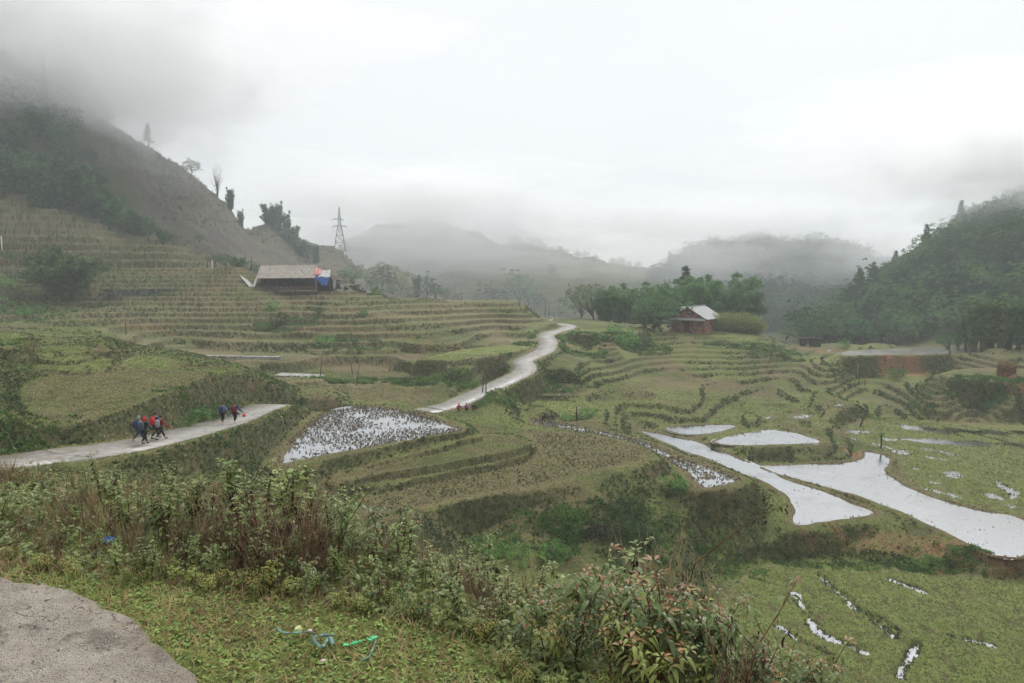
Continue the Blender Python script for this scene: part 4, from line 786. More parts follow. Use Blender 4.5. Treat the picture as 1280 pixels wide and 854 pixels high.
# long shed on the terraces
def long_shed():
    x, y, z = at(360.5, 367, 148, 0); z = max(z, ground(x-4, y), ground(x+4, y))-.45; r = empty('long_shed', (x, y, z), math.radians(10)); Lh = 5.9
    tag(r, 'long shed with a weathered corrugated roof and open dark front on the terraces', 'shed')
    m = MB(); corrugated(m, (-Lh+.1, 1.2, 5.2), (Lh, 1.2, 5.35), (Lh+.15, -2.6, 2.55), (-Lh-.3, -2.6, 2.45), 46, .04); m.build('front_roof', M_fibre, r)
    m = MB(); corrugated(m, (-Lh+.1, 1.25, 5.18), (Lh, 1.25, 5.33), (Lh, 4.8, 2.6), (-Lh, 4.8, 2.6), 30, .04); m.build('rear_roof', M_fibre, r)
    m = MB(); m.box((0, 3.6, 1.2), (11.2, .12, 2.6)); m.box((-5.5, 1.2, 1.4), (.12, 4.8, 2.4)); m.box((5.5, 2.4, 1.4), (.12, 2.4, 2.4)); m.build('wall', M_timber, r)
    for px in np.linspace(-5.6, 5.6, 7):
        m = MB(); m.tube([(px, -2.3, -.8), (px+rs.uniform(-.06, .06), -2.3, 2.6)], .075, 6); m.build('post', M_timber, r)
    m = MB()
    for px in np.arange(-5.5, 5.6, .22): m.box((px, -2.38+rs.uniform(-.03, .03), .0+rs.uniform(-.1, .1)), (.13, .04, 1.55+rs.uniform(-.2, .2)))
    m.box((0, -2.34, .55), (11.2, .04, .08)); m.build('front_fence', M_redwood if False else simple_mat('brown_slats', (.13, .085, .06), .9, .4, 4), r)
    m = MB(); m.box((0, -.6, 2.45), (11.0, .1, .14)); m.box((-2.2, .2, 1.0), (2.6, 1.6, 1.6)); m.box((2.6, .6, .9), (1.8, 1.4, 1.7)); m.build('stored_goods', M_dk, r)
    return r
shed = long_shed(); SL = shed.location
def shed_pt(a, b, c): return Matrix.Rotation(math.radians(10), 3, 'Z')@Vector((a, b, c))+SL
def tarp(name, pts, mat, label, sag=.25, n=8):
    A, B, C, D = [Vector(p) for p in pts]; V = []; F = []
    for i in range(n+1):
        for j in range(n+1):
            s, t = i/n, j/n; p = A.lerp(B, s).lerp(D.lerp(C, s), t); p.z -= sag*math.sin(s*math.pi)*math.sin(t*math.pi)-.05*math.sin(s*9+t*5); p.y += .08*math.sin(s*14+t*3); V.append(p)
    for i in range(n):
        for j in range(n): a = i*(n+1)+j; F.append((a, a+1, a+n+2, a+n+1))
    m = MB(); m.add(V, F, 0, True); o = m.build(name, mat); md = o.modifiers.new('solid', 'SOLIDIFY'); md.thickness = .03; tag(o, label, 'tarpaulin'); return o
tarp('tarpaulin', [shed_pt(5.7, -2.8, 2.75), shed_pt(8.9, -2.6, 2.6), shed_pt(8.4, -2.9, .95), shed_pt(7.4, -3.0, .9)], M_tblue, 'blue tarpaulin hanging like a flag at the right end of the long shed', .1)
tarp('tarpaulin', [shed_pt(5.6, .8, 5.0), shed_pt(7.0, .6, 4.4), shed_pt(6.9, -1.4, 3.4), shed_pt(5.7, -2.0, 3.1)], M_tred, 'faded red tarpaulin beside the end of the long shed roof', .05)
tarp('tarpaulin', [shed_pt(7.0, .4, 4.1), shed_pt(8.9, .3, 4.3), shed_pt(9.0, -2.0, 2.7), shed_pt(6.3, -2.2, 2.8)], M_pale, 'white sheet roof between the red and blue tarpaulins', .08)
def lean_to():
    p = shed_pt(7.6, 0, 0); r = empty('lean_to', (p.x, p.y, ground(p.x, p.y)), math.radians(10)); tag(r, 'small dark lean to under the tarpaulins beside the long shed', 'lean to')
    m = MB(); dz = SL.z-r.location.z
    for a, b, h in ((-1.7, -2.3, 2.6), (1.3, -2.3, 2.5), (1.4, .6, 4.1), (-1.6, .8, 4.3), (2.6, -1, 2.6)): m.tube([(a, b, -.6), (a, b, h+dz)], .07, 6)
    m.build('posts', M_timber, r); m = MB(); m.box((0, 1.2, 1.2+dz), (3.4, .1, 3.2)); m.box((1.2, -.5, .8+dz), (.1, 2.6, 1.8)); m.build('wall', M_dk, r)
    m = MB(); m.sheet([(1.5, .8, 3.1+dz), (3.2, .6, 2.7+dz), (3.9, -2.2, 1.9+dz), (1.6, -2.2, 2.3+dz)], 0, .04); m.build('roof', M_timber, r)
lean_to()
tag(MB().sheet([shed_pt(-6.3, -2.6, 2.3), shed_pt(-5.9, -2.5, 2.4), shed_pt(-6.6, -3.1, -.3), shed_pt(-7.1, -3.1, -.3)], 0, .04).build('plastic_sheet', M_white), 'white plastic sheet hanging at the left end of the long shed', 'sheet')
tag(MB().sheet([Vector(at(300, 366, 146, -.9)), Vector(at(309, 366, 146, -.7)), Vector(at(318, 370, 144, -.25)), Vector(at(312, 371, 143.5, -.1))], 0, .06).build('roof_sheet', M_pale), 'pale sheet lying on the terrace left of the long shed', 'sheet')
def rubble():
    x, y, z = at(438, 364, 150, .1); r = empty('rubble_heap', (x, y, z)); tag(r, 'overgrown heap of pale rocks and ruined wall right of the long shed', 'rubble heap')
    m = MB()
    for i in range(46):
        a = rs.uniform(-3.4, 3.2); h = .4+2.6*math.exp(-((a+.8)/2.2)**2)+(1.6 if a > 1.8 else 0); c = Vector((a, rs.uniform(-.9, .9), rs.uniform(0, h))); s = rs.uniform(.3, .75)
        A = Matrix.Rotation(rs.rand()*3, 3, 'Z')@Matrix.Rotation(rs.rand(), 3, 'X'); m.box(c, (s, s*.8, s*.7), ax=A)
    m.build('rocks', M_stone, r); m = MB()
    for c, d in (((-1.7, -.8, 2.3), (1.9, .4, .9)), ((2.2, -.8, 2.4), (1.6, .4, 1.0)), ((3.0, -.8, 1.6), (.9, .3, 1.3)), ((-1.9, -1.0, .1), (2.4, .7, .35)), ((.4, -1.1, .15), (2.0, .6, .4))):
        m.box(c, d, ax=Matrix.Rotation(rs.uniform(-.4, .4), 3, 'Y')@Matrix.Rotation(rs.uniform(-.5, .5), 3, 'Z'))
    m.build('pale_slab', M_pale, r); lm = LM(); crown_leaves(lm, 30, 2.6, 1.0, 2.5, 22, .28, .5); lm.build('creepers', M_olive, r)
rubble()
def red_house():
    x, y, z = at(870, 411, 138.5, 0); z = min(z, ground(x+2, y+3))-.0; rz = math.radians(-36); r = empty('red_house', (x, y, z), rz); W = 3.55; Dp = 4.3; H = 2.6; A = 4.7
    tag(r, 'red brown boarded house with a grey sheet roof on the knoll', 'house')
    m = MB(); m.add([(-W, -Dp, -.6), (W, -Dp, -.6), (W, -Dp, H), (0, -Dp, A), (-W, -Dp, H), (-W, Dp, -.6), (W, Dp, -.6), (W, Dp, H), (0, Dp, A), (-W, Dp, H)],
                     [(0, 1, 2, 3, 4), (9, 8, 7, 6, 5), (1, 6, 7, 2), (0, 4, 9, 5)])
    for px in np.arange(-W+.1, W, .28): m.box((px, -Dp-.012, (H-.35)/2), (.05, .03, H-.6+.3))
    m.build('wall', M_redwood, r)
    rf = MB(); e = .55; sl_ = (A-H)/W
    corrugated(rf, (0, -Dp-.7, A+.12), (0, Dp+.5, A+.12), (W+e, Dp+.5, H-e*sl_+.12), (W+e, -Dp-.7, H-e*sl_+.12), 34, .03); corrugated(rf, (0, Dp+.5, A+.12), (0, -Dp-.7, A+.12), (-W-e, -Dp-.7, H-e*sl_+.12), (-W-e, Dp+.5, H-e*sl_+.12), 34, .03)
    rf.build('roof', M_roofg, r)
    rd_ = MB(); rd_.box((0, -.1, A+.19), (.35, 2*Dp+1.25, .06)); rd_.build('ridge_cap', M_roofg, r)
    for s in (-1, 1):
        m = MB(); m.tube([(0, -Dp-.66, A-.02), (s*(W+e), -Dp-.66, H-e*sl_-.02)], .08, 4); m.build('barge_board', M_timber, r)
    m = MB(); corrugated(m, (-W-.1, -Dp-.05, H+.02), (W+.1, -Dp-.05, H+.02), (W+.2, -Dp-1.1, H-.42), (-W-.2, -Dp-1.1, H-.42), 26, .025); m.build('awning', M_roofg, r)
    for px in (-W, -.3, 1.0, W): m = MB(); m.box((px, -Dp-.95, (H-.5)/2-.3), (.1, .1, H-.5+.6)); m.build('awning_post', M_timber, r)
    d = MB(); d.box((-.2, -Dp-.035, .85), (1.1, .05, 2.1)); dd = d.build('door', simple_mat('dark_door_boards', (.09, .035, .025), .8, .2, 3), r)
    h = MB(); h.box((.25, -Dp-.08, .9), (.04, .05, .18)); h.build('handle', M_steel, dd)
    for px in (0,):
        wv = MB(); wv.box((px, -Dp-.03, 3.35), (.42, .04, .62)); f = wv.build('window', M_dk, r)
        fr = MB()
        for q, dm in (((px-.24, -Dp-.05, 3.35), (.06, .05, .74)), ((px+.24, -Dp-.05, 3.35), (.06, .05, .74)), ((px, -Dp-.05, 3.0), (.42, .05, .06)), ((px, -Dp-.05, 3.7), (.42, .05, .06))): fr.box(q, dm)
        fr.build('frame', M_pale, f)
red_house()
def tank():
    x, y, z = at(853.5, 410, 146, 0); r = empty('water_tank', (x, y, ground(x, y)-.1)); tag(r, 'small white water tank behind the left roof edge of the red house', 'water tank')
    m = MB(); m.tube([(0, 0, 2.9), (0, 0, 4.0)], .55, 16); m.tube([(0, 0, 4.0), (0, 0, 4.12), (0, 0, 4.2)], [.55, .4, .12], 16); m.build('tank_body', M_white, r)
    m = MB()
    for a in range(4): m.tube([(.5*math.cos(a*1.571), .5*math.sin(a*1.571), -.3), (.4*math.cos(a*1.571), .4*math.sin(a*1.571), 2.9)], .06, 5)
    m.build('stand', M_timber, r)
tank()
def dark_hut():
    x, y, z = at(1012, 431, 143, 0); r = empty('field_hut', (x, y, z-.05), math.radians(-12)); tag(r, 'little black field hut with a flat roof on the mound by the brown pond', 'hut')
    m = MB()
    for px in (-2.0, -.9, .2, 1.9):
        for py in (-.8, .9): m.tube([(px, py, -.5), (px, py, 1.65)], .07, 5)
    m.build('post', M_dk, r); m = MB(); m.sheet([(-2.4, -1.2, 1.75), (.4, -1.2, 1.95), (.4, 1.3, 1.8), (-2.4, 1.3, 1.7)], 0, .12); m.sheet([(.2, -1.1, 2.05), (2.3, -1.1, 1.75), (2.3, 1.2, 1.7), (.2, 1.2, 2.0)], 0, .12); m.build('roof', M_timber, r)
    m = MB()
    for px in np.arange(.2, 2.0, .16): m.box((px, -.85, .75), (.12, .04, 1.7))
    m.box((1.1, .9, .8), (1.8, .05, 1.6)); m.box((1.95, 0, .8), (.05, 1.7, 1.6)); m.build('slat_wall', M_timber, r)
    m = MB(); m.box((-1.3, .4, .35), (.9, .5, .7)); m.build('bench', M_timber, r)
dark_hut()
def straw_stack():
    x, y, z = at(1257.5, 474, 88, 0); r = empty('straw_stack', (x, y, z-.05), math.radians(-20)); tag(r, 'square rust brown straw stack standing on the grassy bank', 'straw stack'); r.scale = (.86, .86, .95)
    m = MB(); n = 26; rows = 12; V = []; F = []
    for k in range(rows):
        h = k/(rows-1); zz = 2.05*h; sc = 1.02-.10*h if h < .85 else .92-.5*(h-.85)/.15
        for j in range(n):
            a = 2*math.pi*j/n; c, s = math.cos(a), math.sin(a); q = (abs(c)**5+abs(s)**5)**(-1/5)
            rr_ = 1.02*q*sc*(1+.05*rs.normal()); V.append((c*rr_, s*rr_*.85, zz+.03*rs.normal()))
    for k in range(rows-1):
        for j in range(n): F.append((k*n+j, k*n+(j+1) % n, (k+1)*n+(j+1) % n, (k+1)*n+j))
    F.append(tuple(range((rows-1)*n, rows*n))); m.add(V, F, 0, False); m.build('stack_body', M_straw, r)
    q = 900; P = np.stack([rs.uniform(-1, 1, q), rs.uniform(-.85, .85, q), rs.uniform(1.75, 2.2, q)], 1); lm = LM(); lm.add(*rhombs(P, rs.normal(size=(q, 3))*.6+P*[.5, .5, 0]+[0, 0, .25], .45, .045)); lm.build('straw_top', M_strawt, r)
    q = 1400; a = rs.rand(q)*6.28; P = np.stack([np.cos(a)*1.03, np.sin(a)*.9, rs.uniform(.1, 1.9, q)], 1); P[:, 0] = np.clip(P[:, 0]*1.25, -1.02, 1.02); P[:, 1] = np.clip(P[:, 1]*1.25, -.88, .88); lm = LM(); lm.add(*rhombs(P, rs.normal(size=(q, 3))*.4+[0, 0, -.7], .4, .04)); lm.build('loose_straw', M_straw, r)
    m = MB(); m.add([(-.1, -1.15, 0), (.95, -1.2, 0), (.9, -.92, .75), (.2, -.92, .5), (.95, -.7, 0), (-.1, -.7, 0)], [(0, 1, 2, 3), (1, 4, 2), (0, 3, 5)]); m.build('spilled_soil', M_soil, r)
straw_stack()
def lattice(name, loc, H, w, label, arms, rz=0.3):
    r = empty(name, loc, rz); tag(r, label, 'pylon'); m = MB(); lv = [0, .18, .34, .47, .58, .67, .75, .83, .91, 1.0]; wd = lambda f: w*(1-f/.58*.72) if f < .58 else w*.28*(1-(f-.58)/.42*.9)
    C = [[Vector((sx*wd(f)/2, sy*wd(f)/2, H*f-(.5 if f == 0 else 0))) for sx, sy in ((-1, -1), (1, -1), (1, 1), (-1, 1))] for f in lv]; t = H*.0045
    for a, b in zip(C[:-1], C[1:]):
        for j in range(4): m.tube([a[j], b[j]], t*1.3, 4); m.tube([a[j], b[(j+1) % 4]], t*.8, 3); m.tube([a[(j+1) % 4], b[j]], t*.8, 3); m.tube([b[j], b[(j+1) % 4]], t*.8, 3)
    m.build('lattice_mast', M_steel, r)
    for f, s, ln in arms:
        a = MB(); z0 = H*f; e = Vector((s*ln, 0, z0)); a.tube([(0, .2, z0), e], t*1.2, 4); a.tube([(0, -.2, z0), e], t*1.2, 4); a.tube([(0, 0, z0+H*.035), e], t, 4); a.tube([e, e-Vector((0, 0, H*.04))], t*1.6, 4); a.build('cross_arm', M_steel, r)
lattice('pylon', at(425, 312, 408, .3), 25.5, 6.6, 'steel lattice pylon on the ridge behind the long shed', [(.71, -1, 3.6), (.71, 1, 2.2), (.55, -1, 3.8), (.55, 1, 4.0)])
lattice('pylon', at(599, 291, 640, .5), 17, 4.6, 'faint second pylon on the far hill', [(.72, -1, 2.6), (.58, 1, 2.8)])
lattice('pylon', at(59, 170, 236, 3), 26, 4.2, 'lattice mast rising among the misty trees on the left', [(.8, 1, 2.2), (.66, -1, 2.4)])
def far_house(u, v, d, w_, label):
    r = empty('far_house', at(u, v, d, .2), rs.uniform(-.5, .5)); tag(r, label, 'house', 'houses on the far hill'); m = MB(); m.box((0, 0, 1.2), (w_, 5, 2.8)); m.build('wall', M_pale, r)
    m = MB(); h = w_/2+.4; m.sheet([(-h, 0, 4.2), (h, 0, 4.2), (h, -3.1, 2.5), (-h, -3.1, 2.5)], 0, .1); m.sheet([(h, 0, 4.2), (-h, 0, 4.2), (-h, 3.1, 2.5), (h, 3.1, 2.5)], 0, .1); m.build('roof', M_roofg, r)
far_house(634, 298, 622, 6, 'tiny pale roofed house on the skyline left of its twin'); far_house(645, 299, 622, 8, 'tiny pale roofed house on the skyline right of its twin'); far_house(570, 306, 610, 5, 'tiny house on the open slope under the far peak')
def pole(u, v, d, h, r_, label, mat=None, lean=(0, 0), cap=None, cat='post', name='post'):
    x, y, z = at(u, v, d, 0); m = MB(); k = 6; P = [(0, 0, -.35), (lean[0]*h*.5+r_*.4, lean[1]*h*.5, h*.5), (lean[0]*h, lean[1]*h, h)]; m.tube(P, [r_*1.1, r_, r_*.8], k)
    o = m.build(name, mat or M_post, None, (x, y, z)); tag(o, label, cat)
    return o
pole(259, 338, 163, 3.6, .13, 'tall dark post on the upper terraces'); pole(265.5, 338, 163, 2.2, .10, 'short white post beside the tall dark one', M_white); pole(314, 322, 172, 4.2, .14, 'dark pole among the trees left of the long shed'); pole(292, 326, 172, 1.8, .09, 'little grey post near the round green tree')
pole(3, 322, 155, 3.2, .12, 'pale pole at the left end of the terraces', M_white); pole(-3, 322, 155, 2.8, .1, 'second pale pole at the left end of the terraces', M_white)
pole(158, 428, 108, 2.6, .07, 'thin post standing in the lower hillside terraces'); pole(400, 479, 86, 3.2, .06, 'tall bamboo pole beside the hillside canal', lean=(.12, 0)); pole(441, 474, 89, 2.0, .07, 'leaning broken post on the bank', lean=(-.15, 0)); pole(445, 492, 79, 2.6, .06, 'bleached forked trunk below the broken post', M_bare, (.2, 0))
pole(487, 462, 92, 1.8, .05, 'thin post in front of the hillside bank'); pole(563, 490, 78, 2.6, .07, 'straight post left of the rising road')
pole(603, 489.5, 77, 2.5, .07, 'left post of the pair beside the rising road', lean=(.05, 0)); pole(607.5, 488, 77.5, 2.3, .07, 'right post of the pair beside the rising road', lean=(-.02, 0))
pole(720.5, 521, 69.5, 1.5, .07, 'short black post among the shrubs by the green field', M_dk); pole(1074, 528, 78, 1.5, .07, 'black stake leaning right over the wet field', M_dk, (.45, 0)); pole(1101.5, 552, 68, 1.35, .07, 'black post with a green tuft on top', M_dk)
place('bush1', (lambda p: (p[0], p[1], p[2]+1.2))(at(1101.5, 552, 68, 0)), .28, label='green tuft growing on top of the black post', cat='plant', name='tuft')
pole(1061, 653, 43.7, .85, .05, 'brown stake at the edge of the near water', lean=(-.18, 0)); pole(1232.5, 700, 40.6, .62, .03, 'thin stake on the rim of the big paddy', lean=(-.04, 0))
pole(1072, 467, 107, 2.3, .07, 'pale bamboo post in front of the red bank', M_strawt); pole(1081, 473, 104, 1.5, .06, 'shorter reddish post by the bamboo post', M_straw); pole(988, 479, 99, .9, .04, 'small light stake on the terraces', M_strawt); pole(936, 580, 62, .6, .06, 'dark stump on the bund between the ponds', M_dk)
# channels, wall
def strip_wall(name, a, b, d0, d1, w_, h, mat, label, cat, lift=0.0, n=14):
    m = MB(); V = []; F = []
    for i in range(n+1):
        t = i/n; x, y, z = at(a[0]+(b[0]-a[0])*t, 430, d0+(d1-d0)*t, 0); V += [(x, y-w_/2, z-.6), (x, y-w_/2, z+h), (x, y+w_/2, z+h), (x, y+w_/2, z-.6)]
    zs = [v[2] for v in V[1::4]]; zm = sorted(zs)[len(zs)//2]
    V = [(v[0], v[1], (zm+lift if k % 4 in (1, 2) else zm-1.2)) for k, v in enumerate(V)]
    for i in range(n):
        for j in range(4): F.append((i*4+j, i*4+(j+1) % 4, (i+1)*4+(j+1) % 4, (i+1)*4+j))
    F += [(0, 3, 2, 1), (n*4, n*4+1, n*4+2, n*4+3)]; m.add(V, F); o = m.build(name, mat); tag(o, label, cat); return o
strip_wall('irrigation_canal', (209,), (352,), 97, 95, 1.1, .25, M_conc, 'pale concrete irrigation canal along the foot of the hillside', 'canal', .12)
strip_wall('retaining_wall', (133,), (222,), 137, 141, .5, 1.1, M_stone, 'dark stone retaining wall right of the big bamboo', 'wall', .35)
strip_wall('concrete_ledge', (346,), (402,), 88, 86, 2.6, .1, M_conc, 'grey concrete ledge under the hillside path', 'ledge', .15)
# ---- animals
def duck(u, v, d, s, mat, label, cat='duck'):
    x, y, z = at(u, v, d, 0); m = MB(); m.tube([(-.24, 0, .22), (-.15, 0, .18), (0, 0, .17), (.14, 0, .2), (.2, 0, .3), (.22, 0, .38), (.3, 0, .39), (.36, 0, .375)], [.015, .07, .11, .085, .045, .05, .03, .012], 8)
    for q in (-.04, .05): m.tube([(0, q, .12), (.01, q, -.01), (.07, q, 0)], [.015, .012, .015], 5)
    o = m.build(cat, mat, None, (x, y, z)); o.scale = (s, s, s); o.rotation_euler = (0, 0, rs.rand()*6); tag(o, label, cat)
duck(1036, 446, 132, 1.3, M_white, 'white duck at the near edge of the brown pond'); duck(1006, 450, 122, 1.3, M_white, 'white duck on the terrace left of the pond'); duck(752.6, 449.5, 107, 1.2, M_dk, 'black hen left of its companion on the small terrace', 'hen'); duck(756, 449.7, 107, 1.2, M_dk, 'black hen right of its companion on the small terrace', 'hen'); duck(769, 412, 140, 1.1, M_dk, 'dark hen alone on the flat field under the grove', 'hen')
def basket():
    x, y, z = at(1027.5, 459, 114, 0); m = MB(); m.tube([(0, 0, 0), (0, 0, .25), (0, 0, .5), (0, 0, .62)], [.22, .34, .33, .12], 14); m.tube([(.16, 0, .58), (.2, 0, .75), (-.05, 0, .82), (-.2, 0, .75), (-.16, 0, .58)], .02, 5); tag(m.build('basket', M_timber, None, (x, y, z)), 'round dark basket on the path below the field hut', 'basket')
basket()
def skinned(name, J, E, mat, parent, root=0, sub=1):
    me = bpy.data.meshes.new(name); me.from_pydata([j[0] for j in J], E, []); o = bpy.data.objects.new(name, me); COL.objects.link(o)
    sk = o.modifiers.new('skin', 'SKIN'); sk.use_smooth_shade = True; sv = me.skin_vertices[0].data if me.skin_vertices else None
    if sv is None:
        bpy.context.view_layer.objects.active = o; bm = bmesh.new(); bm.from_mesh(me); bm.verts.layers.skin.verify(); bm.to_mesh(me); bm.free(); sv = me.skin_vertices[0].data
    for i, j in enumerate(J):
        r_ = j[1]; sv[i].radius = (r_, r_) if not isinstance(r_, tuple) else r_; sv[i].use_root = (i == root)
    ss = o.modifiers.new('sub', 'SUBSURF'); ss.levels = sub; ss.render_levels = sub
    dg = bpy.context.evaluated_depsgraph_get(); dg.update(); nm = bpy.data.meshes.new_from_object(o.evaluated_get(dg)); o.modifiers.clear(); o.data = nm; nm.name = name
    nm.materials.clear(); nm.materials.append(mat); nm.polygons.foreach_set('use_smooth', np.ones(len(nm.polygons), bool))
    o.parent = parent; return o
def dog(u, v, d):
    x, y, z = at(u, v, d, 0); r = empty('dog', (x, y, z+.02), .5); tag(r, 'white dog standing beside the road bend', 'dog'); me = bpy.data.meshes.new('body'); 
    J = [((-.28, 0, .48), .10), ((0, 0, .46), .11), ((.24, 0, .50), .13), ((.38, 0, .62), .08), ((.46, 0, .74), .085), ((.60, 0, .71), .035), ((-.38, 0, .56), .03), ((-.52, 0, .70), .015)]
    E = [(0, 1), (1, 2), (2, 3), (3, 4), (4, 5), (0, 6), (6, 7)]
    for s in (-1, 1):
        k = len(J); J += [((.22, s*.09, .34), .055), ((.24, s*.09, .2), .032), ((.22, s*.09, .04), .028), ((.27, s*.09, .02), .026)]; E += [(2, k), (k, k+1), (k+1, k+2), (k+2, k+3)]
        k = len(J); J += [((-.24, s*.09, .34), .065), ((-.36, s*.09, .2), .03), ((-.31, s*.09, .04), .026), ((-.26, s*.09, .02), .025)]; E += [(0, k), (k, k+1), (k+1, k+2), (k+2, k+3)]
        k = len(J); J += [((.43, s*.05, .83), .018)]; E += [(4, k)]
    o = skinned('body', J, E, M_white, r, 1)
dog(688.5, 413.5, 139)
# ---- people
def cloth(name, c): return simple_mat(name, c, .85, .15, 9)
M_skin = simple_mat('skin', (.36, .20, .13), .6, .08, 6, spec=.4); M_hair = simple_mat('black_hair', (.012, .010, .010), .6, .2, 10)
C_ = dict(navy=cloth('navy_cloth', (.03, .045, .12)), red=cloth('red_cloth', (.66, .03, .04)), black=cloth('black_cloth', (.018, .018, .022)), blue=cloth('blue_grey_cloth', (.17, .23, .36)), white=cloth('white_cloth', (.66, .66, .66)), grey=cloth('grey_cloth', (.30, .31, .33)), slate=cloth('slate_cloth', (.07, .085, .11)), violet=cloth('violet_cloth', (.38, .20, .55)), crimson=cloth('dark_red_cloth', (.20, .014, .022)))
def person(u, v, d, head, label, H=1.36, jacket='navy', trousers='black', pack='navy', band=None, hood=None, step=.3, arm=(.15, .15), shoes='black', bag=None, squat=False, xy=None):
    x, y, z = at(u, v, d, 0) if xy is None else xy
    r = empty('person', (x, y, z), head); tag(r, label, 'person', 'children walking on the road' if not squat else 'people sitting by the road'); s = H/1.36
    S3 = lambda a, b, c: (a*s, b*s, c*s)
    hip = .70; sh = 1.08; L_, R_ = [], []
    legs = []
    for sd, st in ((-1, step), (1, -step)):
        if squat: legs.append([(sd*.085, 0, .28), (sd*.13, .26, .42), (sd*.12, .12, .06), (sd*.12, .24, .025)])
        else:
            lift = .10 if st < 0 else 0
            legs.append([(sd*.075, 0, hip-.05), (sd*.08, st*.42+.05, .38+lift*.3), (sd*.08, st-.04*(st < 0), .07+lift), (sd*.085, st+.11, .025+lift*.6)])
    base = .28 if squat else hip
    zt = lambda q: q-(.42 if squat else 0)
    lean = .16 if squat else .05
    arms = []
    for sd, sw in ((-1, arm[0]), (1, arm[1])): arms.append([(sd*.155, lean, zt(sh)), (sd*(.20+abs(sw)*.35), lean+.02-.1*sw, zt(.86)), (sd*(.20+abs(sw)*.8), lean+.14, zt(.70)), (sd*(.20+abs(sw)*.9), lean+.17, zt(.64))])
    J = [((0, 0, base), .09), ((0, lean*.5, zt(.88)), .085), ((0, lean, zt(1.06)), .085), ((0, lean, zt(1.14)), .04), ((0, lean+.01, zt(1.19)), .06), ((0, lean+.02, zt(1.27)), .078), ((0, lean+.01, zt(1.34)), .045)]
    E = [(0, 1), (1, 2), (2, 3), (3, 4), (4, 5), (5, 6)]
    for a in arms: k = len(J); J += [(a[0], .042), (a[1], .033), (a[2], .024), (a[3], .026)]; E += [(2, k), (k, k+1), (k+1, k+2), (k+2, k+3)]
    for l in legs: k = len(J); J += [(l[0], .068), (l[1], .048), (l[2], .030), (l[3], .030)]; E += [(0, k), (k, k+1), (k+1, k+2), (k+2, k+3)]
    sc = lambda JJ: [(S3(*p), q*s) for p, q in JJ]
    body = skinned('body', sc(J), E, M_skin, r)
    f = MB()                                   # fingers, nose, ears, brow join the body mesh
    for a, sd in zip(arms, (-1, 1)):
        p = Vector(S3(*a[3])); 
        for q in range(4):
            b = p+Vector((sd*(.0), (q-1.5)*.013*s, -.012*s)); ln = (.038, .046, .043, .034)[q]*s; f.tube([b, b+Vector((-sd*.006*s, .004, -ln)), b+Vector((-sd*.02*s, .004, -ln*1.5))], [.0085*s, .0075*s, .005*s], 5)
        f.tube([p+Vector((0, .018*s, .005*s)), p+Vector((-sd*.01*s, .038*s, -.012*s)), p+Vector((-sd*.012*s, .04*s, -.035*s))], [.010*s, .008*s, .005*s], 5)
    hc = Vector(S3(0, lean+.02, zt(1.25))); f.tube([hc+Vector((0, .07*s, .02*s)), hc+Vector((0, .098*s, -.012*s)), hc+Vector((0, .074*s, -.02*s))], [.008*s, .014*s, .006*s], 6)
    for sd in (-1, 1): f.tube([hc+Vector((sd*.078*s, 0, .02*s)), hc+Vector((sd*.09*s, -.004, .0)), hc+Vector((sd*.078*s, 0, -.02*s))], [.008*s, .014*s, .008*s], 6)
    fo = f.build('fingers', M_skin); bm = bmesh.new(); bm.from_mesh(body.data); bm.from_mesh(fo.data); bm.to_mesh(body.data); bm.free(); bpy.data.objects.remove(fo)
    for sd in (-1, 1):
        e = MB(); e.tube([hc+Vector((sd*.03*s, .070*s, .012*s)), hc+Vector((sd*.03*s, .080*s, .012*s))], [.011*s, .006*s], 8); e.build('eye', M_hair, r)
    e = MB(); e.tube([hc+Vector((-.02*s, .074*s, -.042*s)), hc+Vector((0, .082*s, -.044*s)), hc+Vector((.02*s, .074*s, -.042*s))], [.003*s, .006*s, .003*s], 5); e.build('mouth', C_['crimson'], r)
    # clothes
    jb = (hip-.06 if not squat else .24)
    JJ = [((0, 0, jb), (.125, .105)), ((0, lean*.5, zt(.86)), (.12, .10)), ((0, lean, zt(1.04)), (.125, .10)), ((0, lean, zt(1.115)), (.06, .06))]; JE = [(0, 1), (1, 2), (2, 3)]
    for a in arms: k = len(JJ); JJ += [(a[0], .058), (a[1], .050), (a[2], .042)]; JE += [(2, k), (k, k+1), (k+1, k+2)]
    sc2 = lambda L2: [(S3(*p), tuple(t*s for t in q) if isinstance(q, tuple) else q*s) for p, q in L2]
    skinned('jacket', sc2(JJ), JE, C_[jacket], r)
    if band:
        bj = [((0, 0, jb-.01), (.140, .122)), ((0, lean*.3, zt(.86)), (.134, .118))]; skinned('jacket_hem', sc2(bj), [(0, 1)], C_[band], r)
        if not squat: skinned('white_stripe', sc2([((0, lean*.35, zt(.885)), (.131, .113)), ((0, lean*.4, zt(.91)), (.131, .113))]), [(0, 1)], C_['white'], r)
    TJ = [((0, 0, base-.01), .10)]; TE = []
    for l in legs: k = len(TJ); a, b, c, e_ = [Vector(q) for q in l]; TJ += [(tuple(a), .084), (tuple(b), .062), (tuple(b.lerp(c, .85)), .048)]; TE += [(0, k), (k, k+1), (k+1, k+2)]
    skinned('trousers', sc2(TJ), TE, C_[trousers], r)
    for l in legs:
        if shoes: a, b = Vector(l[2]), Vector(l[3]); skinned('shoe', sc2([(tuple(a+Vector((0, -.03, -.035))), .036), (tuple(b+Vector((0, 0, -.0))), .038), (tuple(b+Vector((0, .05, -.002))), .028)]), [(0, 1), (1, 2)], C_[shoes], r)
    hj = [((0, lean+.0, zt(1.235)), (.084, .082)), ((0, lean+.0, zt(1.30)), (.090, .088)), ((0, lean+.01, zt(1.355)), (.06, .06))]
